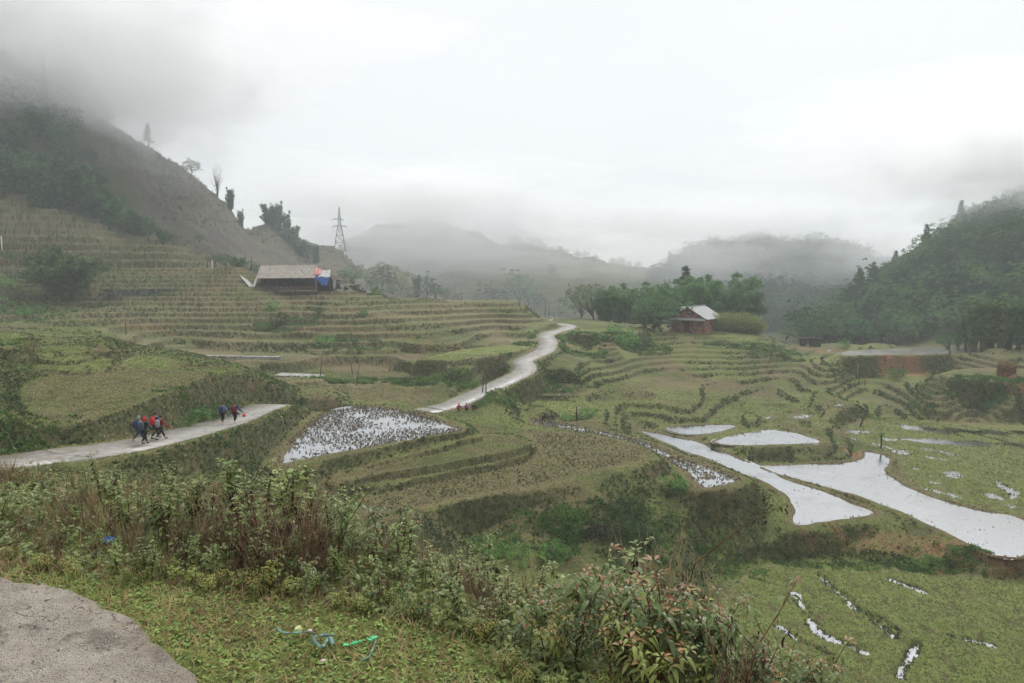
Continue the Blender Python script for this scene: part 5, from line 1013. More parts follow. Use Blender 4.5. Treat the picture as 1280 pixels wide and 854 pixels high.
    skinned('hood' if hood else 'hair', sc2(hj if not hood else [((0, lean-.02, zt(1.13)), (.085, .08)), ((0, lean-.012, zt(1.22)), (.095, .088))]+[((0, lean-.01, zt(1.31)), (.098, .092)), ((0, lean+.0, zt(1.38)), (.055, .055))]), [(0, 1), (1, 2)]+([(2, 3)] if hood else []), C_[hood] if hood else M_hair, r)
    if pack:
        m = MB(); V = []; F = []; n = 14; P = []
        for k2, (zz, w_, dp) in enumerate(((-.20, .10, .06), (-.17, .135, .09), (-.05, .145, .105), (.08, .135, .095), (.17, .105, .07), (.20, .06, .04))):
            for j in range(n):
                a = 2*math.pi*j/n; c, s_ = math.cos(a), math.sin(a); q = (abs(c)**3+abs(s_)**3)**(-1/3); V.append(S3(c*w_*q, -.195+lean+s_*dp*q*1.0, zt(.93)+zz))
        for k2 in range(5):
            for j in range(n): F.append((k2*n+j, k2*n+(j+1) % n, (k2+1)*n+(j+1) % n, (k2+1)*n+j))
        F += [tuple(range(n-1, -1, -1)), tuple(range(5*n, 6*n))]; m.add(V, F, 0, True); b = m.build('backpack', C_[pack], r)
        m = MB(); m.tube([S3(-.10, -.30+lean, zt(.86)), S3(0, -.315+lean, zt(.855)), S3(.10, -.30+lean, zt(.86))], .012*s, 6); m.tube([S3(-.10, -.285+lean, zt(1.0)), S3(0, -.31+lean, zt(1.03)), S3(.10, -.285+lean, zt(1.0))], .008*s, 6); m.build('pocket_seam', C_['slate'], b)
        for sd in (-1, 1): m = MB(); m.tube([S3(sd*.08, -.12+lean, zt(1.10)), S3(sd*.085, .02+lean, zt(1.145)), S3(sd*.09, .12+lean, zt(1.02)), S3(sd*.10, .02+lean, zt(.84))], .013*s, 6); m.build('strap', C_[pack], b)
    if bag:
        a = arms[1][3]; p = r.matrix_local if False else Matrix.Rotation(head, 3, 'Z')@Vector(S3(a[0]+.02, a[1], a[2]-.16))+Vector((x, y, z))
        m = MB(); m.tube([(0, 0, -.10), (0, 0, -.08), (.01, 0, .0), (0, 0, .07), (0, 0, .085)], [.05, .10, .11, .06, .03], 10); m.tube([(-.03, 0, .07), (-.01, 0, .15), (.02, 0, .15), (.03, 0, .07)], .008, 5); tag(m.build('carrier_bag', C_['red'], None, tuple(p)), 'bright red carrier bag held by the walker on the right', 'bag')
    return r
HD = math.radians(-62)
def on_road(u, v, z): p = Pz(u, v, z); d, rz = line_near(np.array([p[0]]), np.array([p[1]]), RL); return (p[0], p[1], float(rz[0])+.035)
person(0, 0, 0, -.55, 'child with a pale grey hood and navy backpack leftmost of the four', jacket='grey', pack='navy', hood='grey', trousers='navy', step=.34, xy=on_road(173.5, 552, -8.15), shoes=None, H=1.32)
person(0, 0, 0, -.35, 'child with a bright red hood and dark backpack second of the four', jacket='black', pack='slate', hood='red', trousers='black', step=.2, xy=on_road(181, 557, -8.15), H=1.36, arm=(.1, .3))
person(0, 0, 0, -.3, 'bareheaded child with a red backpack furthest of the four', jacket='navy', pack='red', band='red', trousers='black', step=.3, xy=on_road(194.5, 550, -8.3), H=1.42)
person(0, 0, 0, -.5, 'child in a red hemmed jacket with a pale grey backpack rightmost of the four', jacket='crimson', pack='grey', band='red', trousers='black', step=.32, xy=on_road(201, 552, -8.3), H=1.30, arm=(.15, .55))
person(0, 0, 0, -.1, 'walker in a pale blue jacket with a navy backpack left of the pair', jacket='blue', pack='navy', trousers='black', step=.08, xy=on_road(278.5, 531.5, -9.3), H=1.34, arm=(.25, .25), shoes=None)
person(0, 0, 0, -.15, 'walker in a navy and red jacket right of the pair with a red bag', jacket='navy', band='red', pack='crimson', trousers='black', step=.1, xy=on_road(294, 533, -9.35), H=1.38, arm=(.5, .3), bag=True, shoes='white')
for u, hd, jk, pk, bd, lb in ((574, .3, 'crimson', None, 'red', 'person in red leftmost of the three by the road junction'), (583, .0, 'violet', 'crimson', None, 'person in a violet top between two others by the road junction'), (592, -.4, 'black', None, 'red', 'person in black and red rightmost of the three by the road junction')):
    x, y, z = at(u, 517, 68.3, 0); person(0, 0, 0, hd, lb, H=1.3, jacket=jk, pack=pk, band=bd, trousers='crimson' if bd else 'black', hood='red' if jk == 'crimson' else None, squat=True, xy=(x, y, ground(x, y)+.0))
# ================================================================== ground cover and the plants by the camera
M_tuft = fol('grass_tufts', (0.3042, 0.3587, 0.1298), (0.1875, 0.2268, 0.0809), 0, .25, .8)
M_tuftd = fol('dry_grass_tufts', (0.3885, 0.3731, 0.1883), (0.2209, 0.2052, 0.1043), 0, .2, .8)
M_weed = fol('bank_weeds', (0.1330, 0.1858, 0.0636), (0.0632, 0.0872, 0.0351), 0, .2, .6)
M_weed2 = fol('rank_growth', (0.1451, 0.2373, 0.0693), (0.0698, 0.1155, 0.0389), 0, .3, .35)
M_stub = simple_mat('rice_stubble', (.105, .085, .048), .9, .4, 3)
def polar_scatter(n, r0, r1, u0=-90, u1=1370):
    r = np.exp(rs.uniform(math.log(r0), math.log(r1), n)); u = rs.uniform(u0, u1, n); x = (u-640)/FX; y = 1/np.sqrt(1+x*x); return r*y*x, r*y
def lookup(A, x, y):
    r = np.hypot(x, y); t = np.arctan2(x, y); i = np.clip(np.searchsorted(_R, r), 0, len(_R)-1); j = np.clip(np.searchsorted(_TH, t), 0, len(_TH)-1); return A[i, j]
dzr = np.gradient(GZ, axis=0)/np.gradient(GX[:, 600]**2+GY[:, 600]**2, axis=0)[:, None] if False else np.gradient(GZ, axis=0)/np.gradient(_R)[:, None]
dzt = np.gradient(GZ, axis=1)/(np.gradient(_TH)[None]*_R[:, None]); SLOPE = np.hypot(dzr, dzt)
def tufts(name, x, y, h, w_, per, mat, label, out=.5, lift=0.0):
    z = ground_v(x, y)+lift; n = len(x); P = np.repeat(np.stack([x, y, z], 1), per, 0); h = np.repeat(np.broadcast_to(h, n), per)
    P = P+rs.normal(size=P.shape)*[.6, .6, 0]*h[:, None]*.35; P[:, 2] -= .02
    D = rs.normal(size=P.shape)*[out, out, .1]+[0, 0, 1]; V, F = rhombs(P, D, h*rs.uniform(.6, 1.3, len(h)), np.repeat(np.broadcast_to(w_, n), per)); o = mesh_np(name, V, F, mat); tag(o, label, 'ground cover', kind='stuff'); return o
wetf = np.isin(fid, [names.index(a) for a in 'ABGHPCE'])
x, y = polar_scatter(150000, 14, 95); m = ~lookup(wetf, x, y) & (lookup(GI['rd'], x, y) > .1); x, y = x[m], y[m]; r = np.hypot(x, y); sl_ = lookup(SLOPE, x, y); nn_ = fbm(x/3, y/3, 3)
isdry = (lookup(zone2[:, 2].reshape(GX.shape), x, y)+nn_*.8+rs.normal(size=len(x))*.25 > .5)
steep = sl_ > .45
A_ = ~isdry & ~steep; tufts('grass', x[A_], y[A_], .05+.0011*r[A_], .012+.0011*r[A_], 3, M_tuft, 'short grass covering the fields and banks')
A_ = isdry & ~steep; tufts('dry_grass', x[A_], y[A_], .05+.0011*r[A_], .012+.0011*r[A_], 3, M_tuftd, 'straw coloured dry grass on bunds and fields')
A_ = steep & ~isdry; tufts('bank_weeds', x[A_], y[A_], .09+.002*r[A_], .03+.0016*r[A_], 4, M_weed, 'dark weeds covering the steep banks', .9)
A_ = steep & isdry; tufts('dry_grass', x[A_], y[A_], .09+.0018*r[A_], .02+.0012*r[A_], 3, M_tuftd, 'dead grass hanging on the steep banks', .9)
# hillside terraces further off: ragged growth on the risers, pale grass on the lips
x, y = polar_scatter(120000, 92, 200); kk_ = lookup(GI['wt'], x, y)+lookup(GI['ws'], x, y)+lookup(K[..., 0], x, y); m = (kk_ > .3) & (lookup(GI['rd'], x, y) > .3); x, y = x[m], y[m]; sl_ = lookup(SLOPE, x, y); nn_ = fbm(x/8, y/8, 4)
A_ = (sl_ > .55) & (nn_ > .02); tufts('bank_weeds', x[A_], y[A_], .20+.3*np.clip(nn_[A_], 0, 1), .20, 4, M_weed, 'dark growth on the risers of the hillside terraces', .9)
A_ = (sl_ > .6) & (nn_ <= -.3); tufts('dry_grass', x[A_], y[A_], .18, .12, 3, M_tuftd, 'dead grass on the risers of the hillside terraces', .9)
A_ = (sl_ < .3) & (nn_ > .05); tufts('grass', x[A_], y[A_], .10, .12, 2, M_tuft, 'thin grass on the treads of the hillside terraces')
# patches of thicker undergrowth
def patch(u, v, d, rx, ry, n, h, mat=M_weed, w_=.16):
    x0, y0, _ = Pd(u, v, d); a = rs.rand(n)*6.283; q = np.sqrt(rs.rand(n)); X = x0+np.cos(a)*q*rx; Y = y0+np.sin(a)*q*ry; k_ = fbm(X/1.6, Y/1.6, 3) > -.25
    return X[k_], Y[k_], np.full(k_.sum(), h)*(1+fbm(X[k_]/1.2, Y[k_]/1.2, 2)*1.2).clip(.3, 2)
PT = [(480,478,83,9,2.0,2600,.55),(560,478,81,8,2.5,2400,.5),(620,498,75,5,3,1500,.5),(600,508,71,5,2,1000,.4),(240,505,44.5,4,1.2,900,.4),(160,528,35,3,.7,500,.3),(430,440,104,6,5,1300,.5),(360,410,118,6,6,1500,.6),(700,440,110,8,4,1500,.55),(720,425,122,10,4,1600,.6),(790,436,120,7,4,1500,.7),(940,437,124,9,3,1300,.6),(970,445,118,5,3,900,.5),(1220,486,87,9,2.2,2400,.5),(1275,492,84,5,3,1200,.5),(1225,516,83,7,1.6,1000,.3),(1080,515,83,10,1.5,700,.25),
      (650,660,39,4,2,1400,.28),(760,650,40,4,2.5,2400,.38),(850,650,42,4,2,1500,.25),(900,670,41,3,1.5,900,.22),(-10,475,55,5,4,700,.35),(-20,380,120,14,12,2200,.9),(30,340,145,10,12,1600,.8),(180,372,139,8,2,700,.6),(60,548,32,5,.8,1100,.3),(10,560,30.5,4,.8,900,.35),(330,565,38,3,3,900,.25),(1080,690,42.5,6,1.2,1500,.2),(1180,700,41.5,3,.8,900,.25),(470,362,150,5,2,500,.6),(640,470,84,4,4,1000,.5),(680,470,90,6,5,1500,.5)]
XX, YY, HH = [np.concatenate(q) for q in zip(*[patch(*p) for p in PT])]
km = lookup(GI['rd'], XX, YY) > .5; XX, YY, HH = XX[km], YY[km], HH[km]; km = rs.rand(len(XX)) < .62; XX, YY, HH = XX[km], YY[km], HH[km]
tufts('undergrowth', XX, YY, HH*.62, .05+HH*.16, 4, M_weed2, 'patches of rank green undergrowth on the slopes', 1.0)
# rice stubble in the wet fields
def rows(n, sp, keep, jit=.06):
    z, pl = FP[n]; gx, gy = np.meshgrid(np.arange(pl[:, 0].min(), pl[:, 0].max(), sp), np.arange(pl[:, 1].min(), pl[:, 1].max(), sp*1.15)); a = .25; X = gx.ravel(); Y = gy.ravel(); X = X+rs.normal(size=len(X))*jit; Y = Y+rs.normal(size=len(Y))*jit
    m = (poly_sd(X, Y, pl) > .25) & (rs.rand(len(X)) < keep*(1+1.6*fbm(X/2.2, Y/2.2, 3))); return X[m], Y[m]
S_ = [rows('C', .27, .95), rows('E', .25, .8), rows('A', .4, .30), rows('B', .4, .22), rows('H', .45, .25), rows('G', .45, .2), rows('D', .3, .35), rows('Q', .4, .3)]
X, Y = [np.concatenate(q) for q in zip(*S_)]
tufts('rice_stubble', X, Y, .17, .05, 5, M_stub, 'cut rice stubble standing in the flooded paddies', .45)
mud = LM(); X, Y = rows('C', .36, .55, .15); X2, Y2 = rows('E', .34, .6, .15); X = np.concatenate([X, X2]); Y = np.concatenate([Y, Y2]); z = ground_v(X, Y); ang = np.linspace(0, 6.283, 7)[:-1]; R_ = rs.uniform(.07, .2, (len(X), 1)) 
ring = np.stack([X[:, None]+np.cos(ang)*R_*1.5, Y[:, None]+np.sin(ang)*R_, np.repeat(z[:, None], 6, 1)-.03], -1); top = np.stack([X, Y, z+.05+R_[:, 0]*.35], -1)[:, None]; V = np.concatenate([ring, top], 1).reshape(-1, 3)
T_ = np.array([[i, (i+1) % 6, 6] for i in range(6)]); mesh_np('mud_clods', V, (np.arange(len(X))[:, None, None]*7+T_).reshape(-1, 3), simple_mat('wet_mud', (.085, .07, .045), .7, .4, 4)); tag(bpy.data.objects['mud_clods'], 'clods of mud breaking the surface of the stubble paddy', 'mud', kind='stuff')
# ---- the lane the camera stands on
def near_road():
    E_ = ED
    n = len(E_); d = np.gradient(E_[:, :2], axis=0); d /= np.hypot(*d.T)[:, None]; nn = np.stack([-d[:, 1], d[:, 0]], 1)
    V = []; C2 = [(.05, -.14), (.012, -.02), (-.01, 0), (-.12, .004)]+[(-o, .004) for o in np.geomspace(.2, 3.6, 90)]
    for off, dz in C2:
        jit = (fbm(E_[:, 0]*2.2+7, E_[:, 1]*2.2, 4)*.10)[:, None] if off > -.15 else 0
        p = E_[:, :2]+nn*(off+jit); rgh = fbm(p[:, 0]*3, p[:, 1]*3, 3)*.012+fbm(p[:, 0]*16, p[:, 1]*16, 3)*.012 if off < .01 else 0
        V.append(np.stack([p[:, 0], p[:, 1], np.zeros(n)+EYE-1.62+dz+rgh], 1))
    V = np.stack(V, 1); m_ = V.shape[1]; i = np.arange(n*m_).reshape(n, m_); F = np.stack([i[:-1, :-1], i[:-1, 1:], i[1:, 1:], i[1:, :-1]], -1).reshape(-1, 4)
    m, nt_, b, o = nodemat('worn_concrete_lane'); t = NT(nt_); n1 = t.noise(.9, 4); n2 = t.noise(7, 5, .65); n3 = t.noise(42, 4, .7); vo = t.node('ShaderNodeTexVoronoi'); vo.inputs['Scale'].default_value = 26; t.link(t.co(), vo.inputs['Vector'])
    c = t.mix(t.ramp(n2, .3, .7), (.36, .31, .25), (.54, .48, .40)); c = t.mix(t.ramp(n1, .5, .7), c, (.34, .29, .23)); st = t.ramp(vo.outputs['Distance'], .22, .12); c = t.mix(t.math('MULTIPLY', st, t.ramp(n2, .4, .6)), c, (.42, .40, .37)); c = t.mix(t.ramp(n3, .60, .70), c, (.10, .085, .07))
    v2 = t.node('ShaderNodeTexVoronoi'); v2.feature = 'DISTANCE_TO_EDGE'; v2.inputs['Scale'].default_value = 1.1; wv = t.node('ShaderNodeVectorMath', operation='ADD'); nn2 = t.node('ShaderNodeTexNoise'); nn2.inputs['Scale'].default_value = 3; t.link(t.co(), nn2.inputs['Vector']); t.link(t.co(), wv.inputs[0]); t.link(nn2.outputs['Color'], wv.inputs[1]); t.link(wv.outputs[0], v2.inputs['Vector'])
    crk = t.ramp(v2.outputs['Distance'], .012, .0); c = t.mix(t.math('MULTIPLY', crk, t.ramp(n2, .46, .56)), c, (.16, .13, .10)); n7 = t.noise(2.2, 5, .7); c = t.mix(t.math('MULTIPLY', t.ramp(n7, .52, .62), .6), c, (.13, .105, .08)); n8 = t.noise(120, 2, .6); c = t.mix(t.ramp(n8, .6, .7), c, (.46, .43, .39)); c = t.mix(t.ramp(n8, .40, .32), c, (.09, .08, .065))
    t.link(c, b.inputs['Base Color']); b.inputs['Roughness'].default_value = .7; t.bump(t.math('ADD', t.math('ADD', n3, n8), t.math('MULTIPLY', n2, 1.2)), 1.0, .03, b)
    o = mesh_np('lane', V.reshape(-1, 3), F, m, True); tag(o, kind='structure'); return E_
def NEARZ(p): return ground_v(p[:, 0], p[:, 1])
near_road()
stones = MB()
for _ in range(1500):
    a = rs.uniform(-4.2, -.6); b = rs.uniform(1.6, 4.0)
    if side_of_lane(np.array([a]), np.array([b]))[0] > -.03: continue
    s = rs.uniform(.003, .007)*(2.2 if rs.rand() < .08 else 1); h = EYE-1.615; stones.tube([(a, b, h-.004), (a+s*.1, b, h+s*.5), (a, b, h+s*.8)], [s, s*.8, s*.25], 5, 0, False)
tag(stones.build('gravel', simple_mat('lane_gravel', (.36, .34, .31), .8, .3, 30)), 'small stones embedded in the worn lane', 'gravel', kind='stuff')
# verge grass
M_verge = fol('verge_grass', (0.4532, 0.4510, 0.1705), (0.2719, 0.2640, 0.0935), 0, .35, 5); M_vergd = fol('verge_dead_grass', (0.5200, 0.3861, 0.2079), (0.2912, 0.1936, 0.1045), 0, .25, 6); M_clov = fol('verge_clover', (0.3059, 0.4455, 0.1188), (0.1688, 0.2530, 0.0748), 0, .3, 8)
def SHRUBLINE(x): return np.interp(x, [-9, -4, -2.75, -2.2, -1.3, -.88, -.5, -.13, .05, .6, 1.6, 3], [6.2, 4.4, 3.78, 3.62, 3.52, 3.42, 3.3, 3.05, 2.75, 2.4, 1.9, 1.4])
n = 120000; x = rs.uniform(-5.5, 3.2, n); y = rs.uniform(.9, 6.0, n); sd = side_of_lane(x, y); lim = SHRUBLINE(x); m = (sd > -.05+.05*fbm(x*5, y*5, 2)) & (y < lim+.12); x, y = x[m], y[m]; sd = sd[m]
k = fbm(x*2.2, y*2.2, 4); z = ground_v(x, y); P = np.stack([x, y, z-.005], 1); q = len(x); dead = (k+rs.normal(size=q)*.3 > .04); D = rs.normal(size=(q, 3))*[.8, .8, .12]+[0, 0, .75]
for mm, nm, mt, lb, ln in ((~dead, 'verge_grass', M_verge, 'short bright grass on the verge beside the lane', .050), (dead, 'dead_grass', M_vergd, 'brown dead blades mixed into the verge grass', .055)):
    V, F = rhombs(P[mm], D[mm], ln*rs.uniform(.5, 1.5, mm.sum()), .0055+rs.rand(mm.sum())*.004); o = mesh_np(nm, V, F, mt); tag(o, lb, 'grass', kind='stuff')
n = 15000; i = rs.randint(0, q, n); V, F = leaves(P[i]+np.stack([rs.normal(size=n)*.02, rs.normal(size=n)*.02, rs.uniform(.004, .02, n)], 1), rs.normal(size=(n, 3))*[1, 1, .15]+[0, 0, .15], rs.uniform(.014, .032, n), rs.uniform(.010, .020, n), .2); tag(mesh_np('clover', V, F, M_clov), 'tiny round leaved weeds creeping through the verge grass', 'weeds', kind='stuff')
# ---- weeds and shrubs at the edge of the slope
def leafmat(name, a, b, rough=.5, trans=.3, sc=9, rnd=.25): m = simple_mat(name, a, rough, 0, sc, second=b, objrand=rnd, trans=trans, spec=.4); return m
M_nettle = leafmat('nettle_leaves', (0.3058, 0.3707, 0.1291), (0.1474, 0.2019, 0.0605)); M_stem = simple_mat('weed_stems', (0.1249, 0.0691, 0.0298), .8, .3, 9); M_seed = simple_mat('dead_seed_heads', (0.0620, 0.0267, 0.0152), .9, .4, 12)
M_big = leafmat('shrub_leaves', (.165, .225, .075), (.080, .125, .042), .38, .25, 6); M_young = leafmat('young_red_leaves', (.34, .13, .065), (.28, .22, .08), .4, .35, 6); M_old = leafmat('yellowed_leaves', (.42, .25, .07), (.30, .15, .06), .5, .4, 6); M_dryleaf = simple_mat('dry_curled_leaves', (0.176, 0.101, 0.061), .9, .4, 9)
M_yel = leafmat('yellow_green_leaves', (0.405, 0.459, 0.121), (0.230, 0.270, 0.081), .45, .35, 8); M_dstalk = simple_mat('dry_stalks', (0.297, 0.203, 0.128), .9, .3, 5)
def stem_curve(h, lean, n=6):
    a = rs.rand()*6.28; k = rs.uniform(.3, 1)*lean; s = np.linspace(0, 1, n); return np.stack([math.cos(a)*k*s**1.5*h+rs.normal(size=n)*.008, math.sin(a)*k*s**1.5*h+rs.normal(size=n)*.008, h*s], 1)
def nettle(h=.95, stems=3, seed=True, big=1.0):
    r = empty('nettle_weed', (0, 0, 0)); st = MB(); lf = LM(); sd = LM()
    for k in range(stems):
        P = stem_curve(h*rs.uniform(.5, 1.05), .22); P[:, :2] += rs.normal(size=2)*.08; st.tube(P, list(np.linspace(.0065, .0026, 6)), 5); H_ = P[-1, 2]
        nodes = np.linspace(.45, 1.0, 9)**.85
        for i, f in enumerate(nodes):
            b = np.array([np.interp(f, np.linspace(0, 1, 6), P[:, j]) for j in range(3)]); a = rs.rand()*3.14; L_ = (.074 if f < .85 else .052)*big*(1.15-.45*abs(f-.75))
            for q in range(2 if f < .9 else 4):
                aa = a+q*math.pi+rs.normal()*.3 if f < .9 else a+q*1.57; dv = np.array([[math.cos(aa), math.sin(aa), .15+.5*(f > .9)]]); lf.add(*leaves(b[None]+dv*.012, dv, L_*rs.uniform(.8, 1.3), L_*.62, .35, .3))
            if rs.rand() < .5:                # side shoot with its own leaves
                aa = rs.rand()*6.28; e = b+np.array([math.cos(aa)*.09, math.sin(aa)*.09, .06])*rs.uniform(.6, 1.4); st.tube([b, e], [.0022, .0014], 4); m_ = 6; lf.add(*leaves(np.repeat(e[None], m_, 0)+rs.normal(size=(m_, 3))*.008, rs.normal(size=(m_, 3))*[1, 1, .3]+[0, 0, .2], L_*.75*rs.uniform(.7, 1.2, m_), L_*.48, .3, .3))
            if seed and .35 < f < .9 and rs.rand() < .75:
                m_ = 9; sd.add(*leaves(b+rs.normal(size=(m_, 3))*.012, rs.normal(size=(m_, 3))*[.6, .6, .2]+[0, 0, -.9], rs.uniform(.025, .06, m_), .015, .1, .5))
    lf.build('leaves', M_nettle, r); st.build('stems', M_stem, r)
    if seed: sd.build('dead_seed_heads', M_seed, r)
    return r
def dry_bundle(h=.8, n=26):
    r = empty('dry_weed', (0, 0, 0)); st = MB(); sd = LM(); ln = rs.normal(size=2)*.18
    for k in range(n):
        P = stem_curve(h*rs.uniform(.55, 1.1), .35); P[:, 0] += rs.normal()*.05+ln[0]*P[:, 2]; P[:, 1] += rs.normal()*.05+ln[1]*P[:, 2]; st.tube(P, [.004, .0036, .003, .0026, .002, .0012], 4)
        if rs.rand() < .6: 
            m_ = 7; t_ = rs.uniform(.5, 1, m_); b = np.stack([np.interp(t_, np.linspace(0, 1, 6), P[:, j]) for j in range(3)], 1); sd.add(*leaves(b, rs.normal(size=(m_, 3))*[.7, .7, .2]+[0, 0, -.7], rs.uniform(.02, .055, m_), .014, .3, .6))
    st.build('stalks', M_dstalk, r); sd.build('curled_leaves', M_seed, r); return r
def broad(h=.75, stems=3, L0=.095, young=True, mat=None, old=.05):
    r = empty('broad_leaved_shrub', (0, 0, 0)); st = MB(); lf = LM(); yg = LM(); ol = LM()
    for k in range(stems):
        P = stem_curve(h*rs.uniform(.65, 1.05), .5); P[:, :2] += rs.normal(size=2)*.04; st.tube(P, list(np.linspace(.007, .0028, 6)), 5); tips = [(P, h)]
        for j in range(3):
            f = rs.uniform(.35, .8); b = np.array([np.interp(f, np.linspace(0, 1, 6), P[:, q]) for q in range(3)]); aa = rs.rand()*6.28; e = b+np.array([math.cos(aa)*.15, math.sin(aa)*.15, .17])*rs.uniform(.7, 1.2); Q = np.linspace(b, e, 6); st.tube([b, e], [.0035, .002], 4); tips.append((Q, .2))
        for Q, hh in tips:
            for f in (np.linspace(.42, 1, 7) if Q is P else np.linspace(.35, 1, 5)):
                b = np.array([np.interp(f, np.linspace(0, 1, 6), Q[:, j]) for j in range(3)]); a = rs.rand()*3.14
                for q in range(2 if f < .95 else 5):
                    aa = a+q*(math.pi if f < .95 else 1.257)+rs.normal()*.25; up = .15 if f < .95 else .55; dv = np.array([[math.cos(aa), math.sin(aa), up]]); L_ = L0*rs.uniform(.7, 1.2)*(1 if f < .95 else .72)
                    tgt = ol if rs.rand() < old else (yg if (young and f > .93 and rs.rand() < .34) else lf); tgt.add(*leaves(b[None]+dv*.01, dv, L_, L_*.36, .75 if tgt is lf else .35, .35))
    lf.build('leaves', mat or M_big, r); st.build('stems', M_stem, r)
    if yg.V: yg.build('young_leaves', M_young, r)
    if ol.V: ol.build('yellowed_leaves', M_old, r)
    return r
def fern(n=9, L_=.42):
    r = empty('fern', (0, 0, 0)); lf = LM(); st = MB()
    for k in range(n):
        a = rs.rand()*6.28; s = np.linspace(0, 1, 8); P = np.stack([math.cos(a)*L_*s, math.sin(a)*L_*s, L_*.9*s-L_*.75*s**2.2], 1); st.tube(P, list(np.linspace(.003, .001, 8)), 4); m_ = 26; t_ = np.repeat(np.linspace(.15, 1, m_), 2); b = np.stack([np.interp(t_, s, P[:, j]) for j in range(3)], 1); sg = np.tile([1, -1], m_); dv = np.stack([-math.sin(a)*sg+math.cos(a)*.4, math.cos(a)*sg+math.sin(a)*.4, np.zeros(2*m_)], 1)
        lf.add(*leaves(b, dv, L_*.22*(1.05-t_), .012, .25, .1))
    lf.build('fronds', M_bush, r); st.build('stalks', M_stem, r); return r
for i in range(5): proto('net%d' % i, nettle, .9+.05*i, 3+i % 2, True, 1.0+.1*(i % 3))
proto('yel', nettle, .55, 4, False, .8); PROTO['yel'][1][0].data.materials[0] = M_yel
for i in range(3): proto('dry%d' % i, dry_bundle, .75+.1*i, 24)
for i in range(4): proto('brd%d' % i, broad, .72, 2, 0.080+.012*(i % 3), True, None, .02+.02*(i == 2))
proto('brdy', broad, .5, 4, .07, True, M_yel, .12); proto('fern', fern)
cnt = 0
def near(key, x, y, s, label, cat, group=None, sz=None, sink=.03):
    place(key, (x, y, ground(x, y)-sink), s, label=label, cat=cat, group=group, sz=sz)
def xat(u, y): return (u-640)/FX*y*.985
def top_s(u, y, vt, h0):                        # how tall a plant must be for its tip to reach that line of sight
    r_ = ray(u, vt); z = EYE+r_[2]/r_[1]*y; return max(.25, (z-ground(xat(u, y), y))/h0)
LAB = dict(net='leggy nettle like weed with pale green tips and dark dead seed heads in the weed thicket', dry='bundle of bare brown dead stalks in the weed thicket', brd='broad leaved shrub with reddish tips in the shrubs right of the verge', yel='low yellow green weed at the edge of the verge', fern='fern at the edge of the verge')
GR = dict(net='nettle like weeds along the slope edge', dry='dead stalk bundles along the slope edge', brd='broad leaved shrubs along the slope edge', yel='low yellow green weeds along the verge', fern='ferns along the verge')
def where_(u, o, b):
    row = 'at the front of' if o < .45 else ('in the middle of' if o < 1.3 else 'at the back of')
    if u < 90: w = 'the thicket beside the lane end'
    elif u < 235: w = 'the thicket below the four walkers'
    elif u < 335: w = 'the thicket below the walking pair'
    elif u < 480: w = 'the thicket below the stubble paddy'
    elif u < 640: w = 'the thicket behind the plastic litter'
    elif u < 800: w = 'the shrubs left of the bare twig'
    elif u < 940: w = 'the shrubs under the bare twig'
    else: w = 'the shrubs next to the wet meadow'
    return row+' '+w
DESC = dict(net='pale green nettle weed', dry='bundle of dead brown stalks', brd='broad leaved red tipped shrub', yel='low yellow green weed', fern='small arching fern')
def sow(kinds, u0, u1, n, off, top, spread, h0):
    for i in range(n):
        u = u0+(u1-u0)*(i+rs.uniform(.1, .9))/n; o = off+rs.uniform(0, spread); y = 4.0
        for _ in range(4): y = float(SHRUBLINE(np.array([xat(u, y)]))[0])+o
        if u > 700 and rs.rand() < .12: continue
        k_ = kinds[rs.randint(len(kinds))]; b = ''.join(c for c in k_ if not c.isdigit()); b2 = 'brd' if b == 'brdy' else b
        vt = top(u)+rs.uniform(-22, 62); s = min(1.1 if b2 in ('yel', 'fern') or b == 'brdy' else 2.1, top_s(u, y, vt, h0.get(b, .8))); wh = where_(u, o, b); near(k_, xat(u, y), y, min(s, 1.0 if b2 == 'brd' else 1.15), DESC[b2]+' '+wh, {'net': 'weed', 'dry': 'weed', 'brd': 'shrub', 'yel': 'weed', 'fern': 'fern'}[b2], DESC[b2]+'s '+wh, sz=s)
H0 = dict(net=.95, dry=.8, brd=.72, brdy=.5, yel=.55, fern=.3)
NT5 = ['net%d' % i for i in range(5)]; DR = ['dry%d' % i for i in range(3)]; BR = ['brd%d' % i for i in range(4)]
tl = lambda u: np.interp(u, [-150, 60, 200, 260, 330, 400, 440, 520, 600, 700], [606, 602, 592, 574, 566, 590, 628, 634, 672, 694])
sow(NT5, -150, 640, 28, .05, lambda u: tl(u)+70, .45, H0); sow(NT5, -160, 620, 44, .5, tl, 1.0, H0); sow(NT5, -160, 500, 30, 1.4, lambda u: tl(u)-2, 1.3, H0)
sow(BR, -120, 600, 18, .4, lambda u: tl(u)+22, .9, H0); sow(DR, -140, 640, 80, .1, lambda u: tl(u)+70, .9, H0); sow(DR, 200, 400, 26, .3, lambda u: tl(u)+40, .5, H0)
sow(['yel', 'yel', 'brdy'], -150, 700, 40, -.05, lambda u: tl(u)+140, .2, H0)
bt = lambda u: np.interp(u, [330, 500, 620, 700, 760, 850, 900, 960, 1010, 1060, 1090], [712, 738, 715, 702, 706, 698, 722, 752, 790, 832, 880])
sow(BR, 330, 640, 9, .0, lambda u: bt(u)+20, .25, H0); sow(BR, 620, 1080, 20, .15, bt, .5, H0); sow(BR, 640, 1080, 16, .6, lambda u: bt(u)+8, .9, H0)
sow(['brdy', 'dry0', 'dry1', 'net1', 'dry2'], 620, 1075, 34, .1, lambda u: bt(u)+40, .9, H0); sow(['net0', 'net1', 'dry2', 'dry0', 'brd1'], 600, 1070, 40, .8, lambda u: bt(u)+6, .8, H0)
sow(['fern', 'yel', 'brdy'], 560, 1000, 18, .02, lambda u: bt(u)+100, .3, H0)
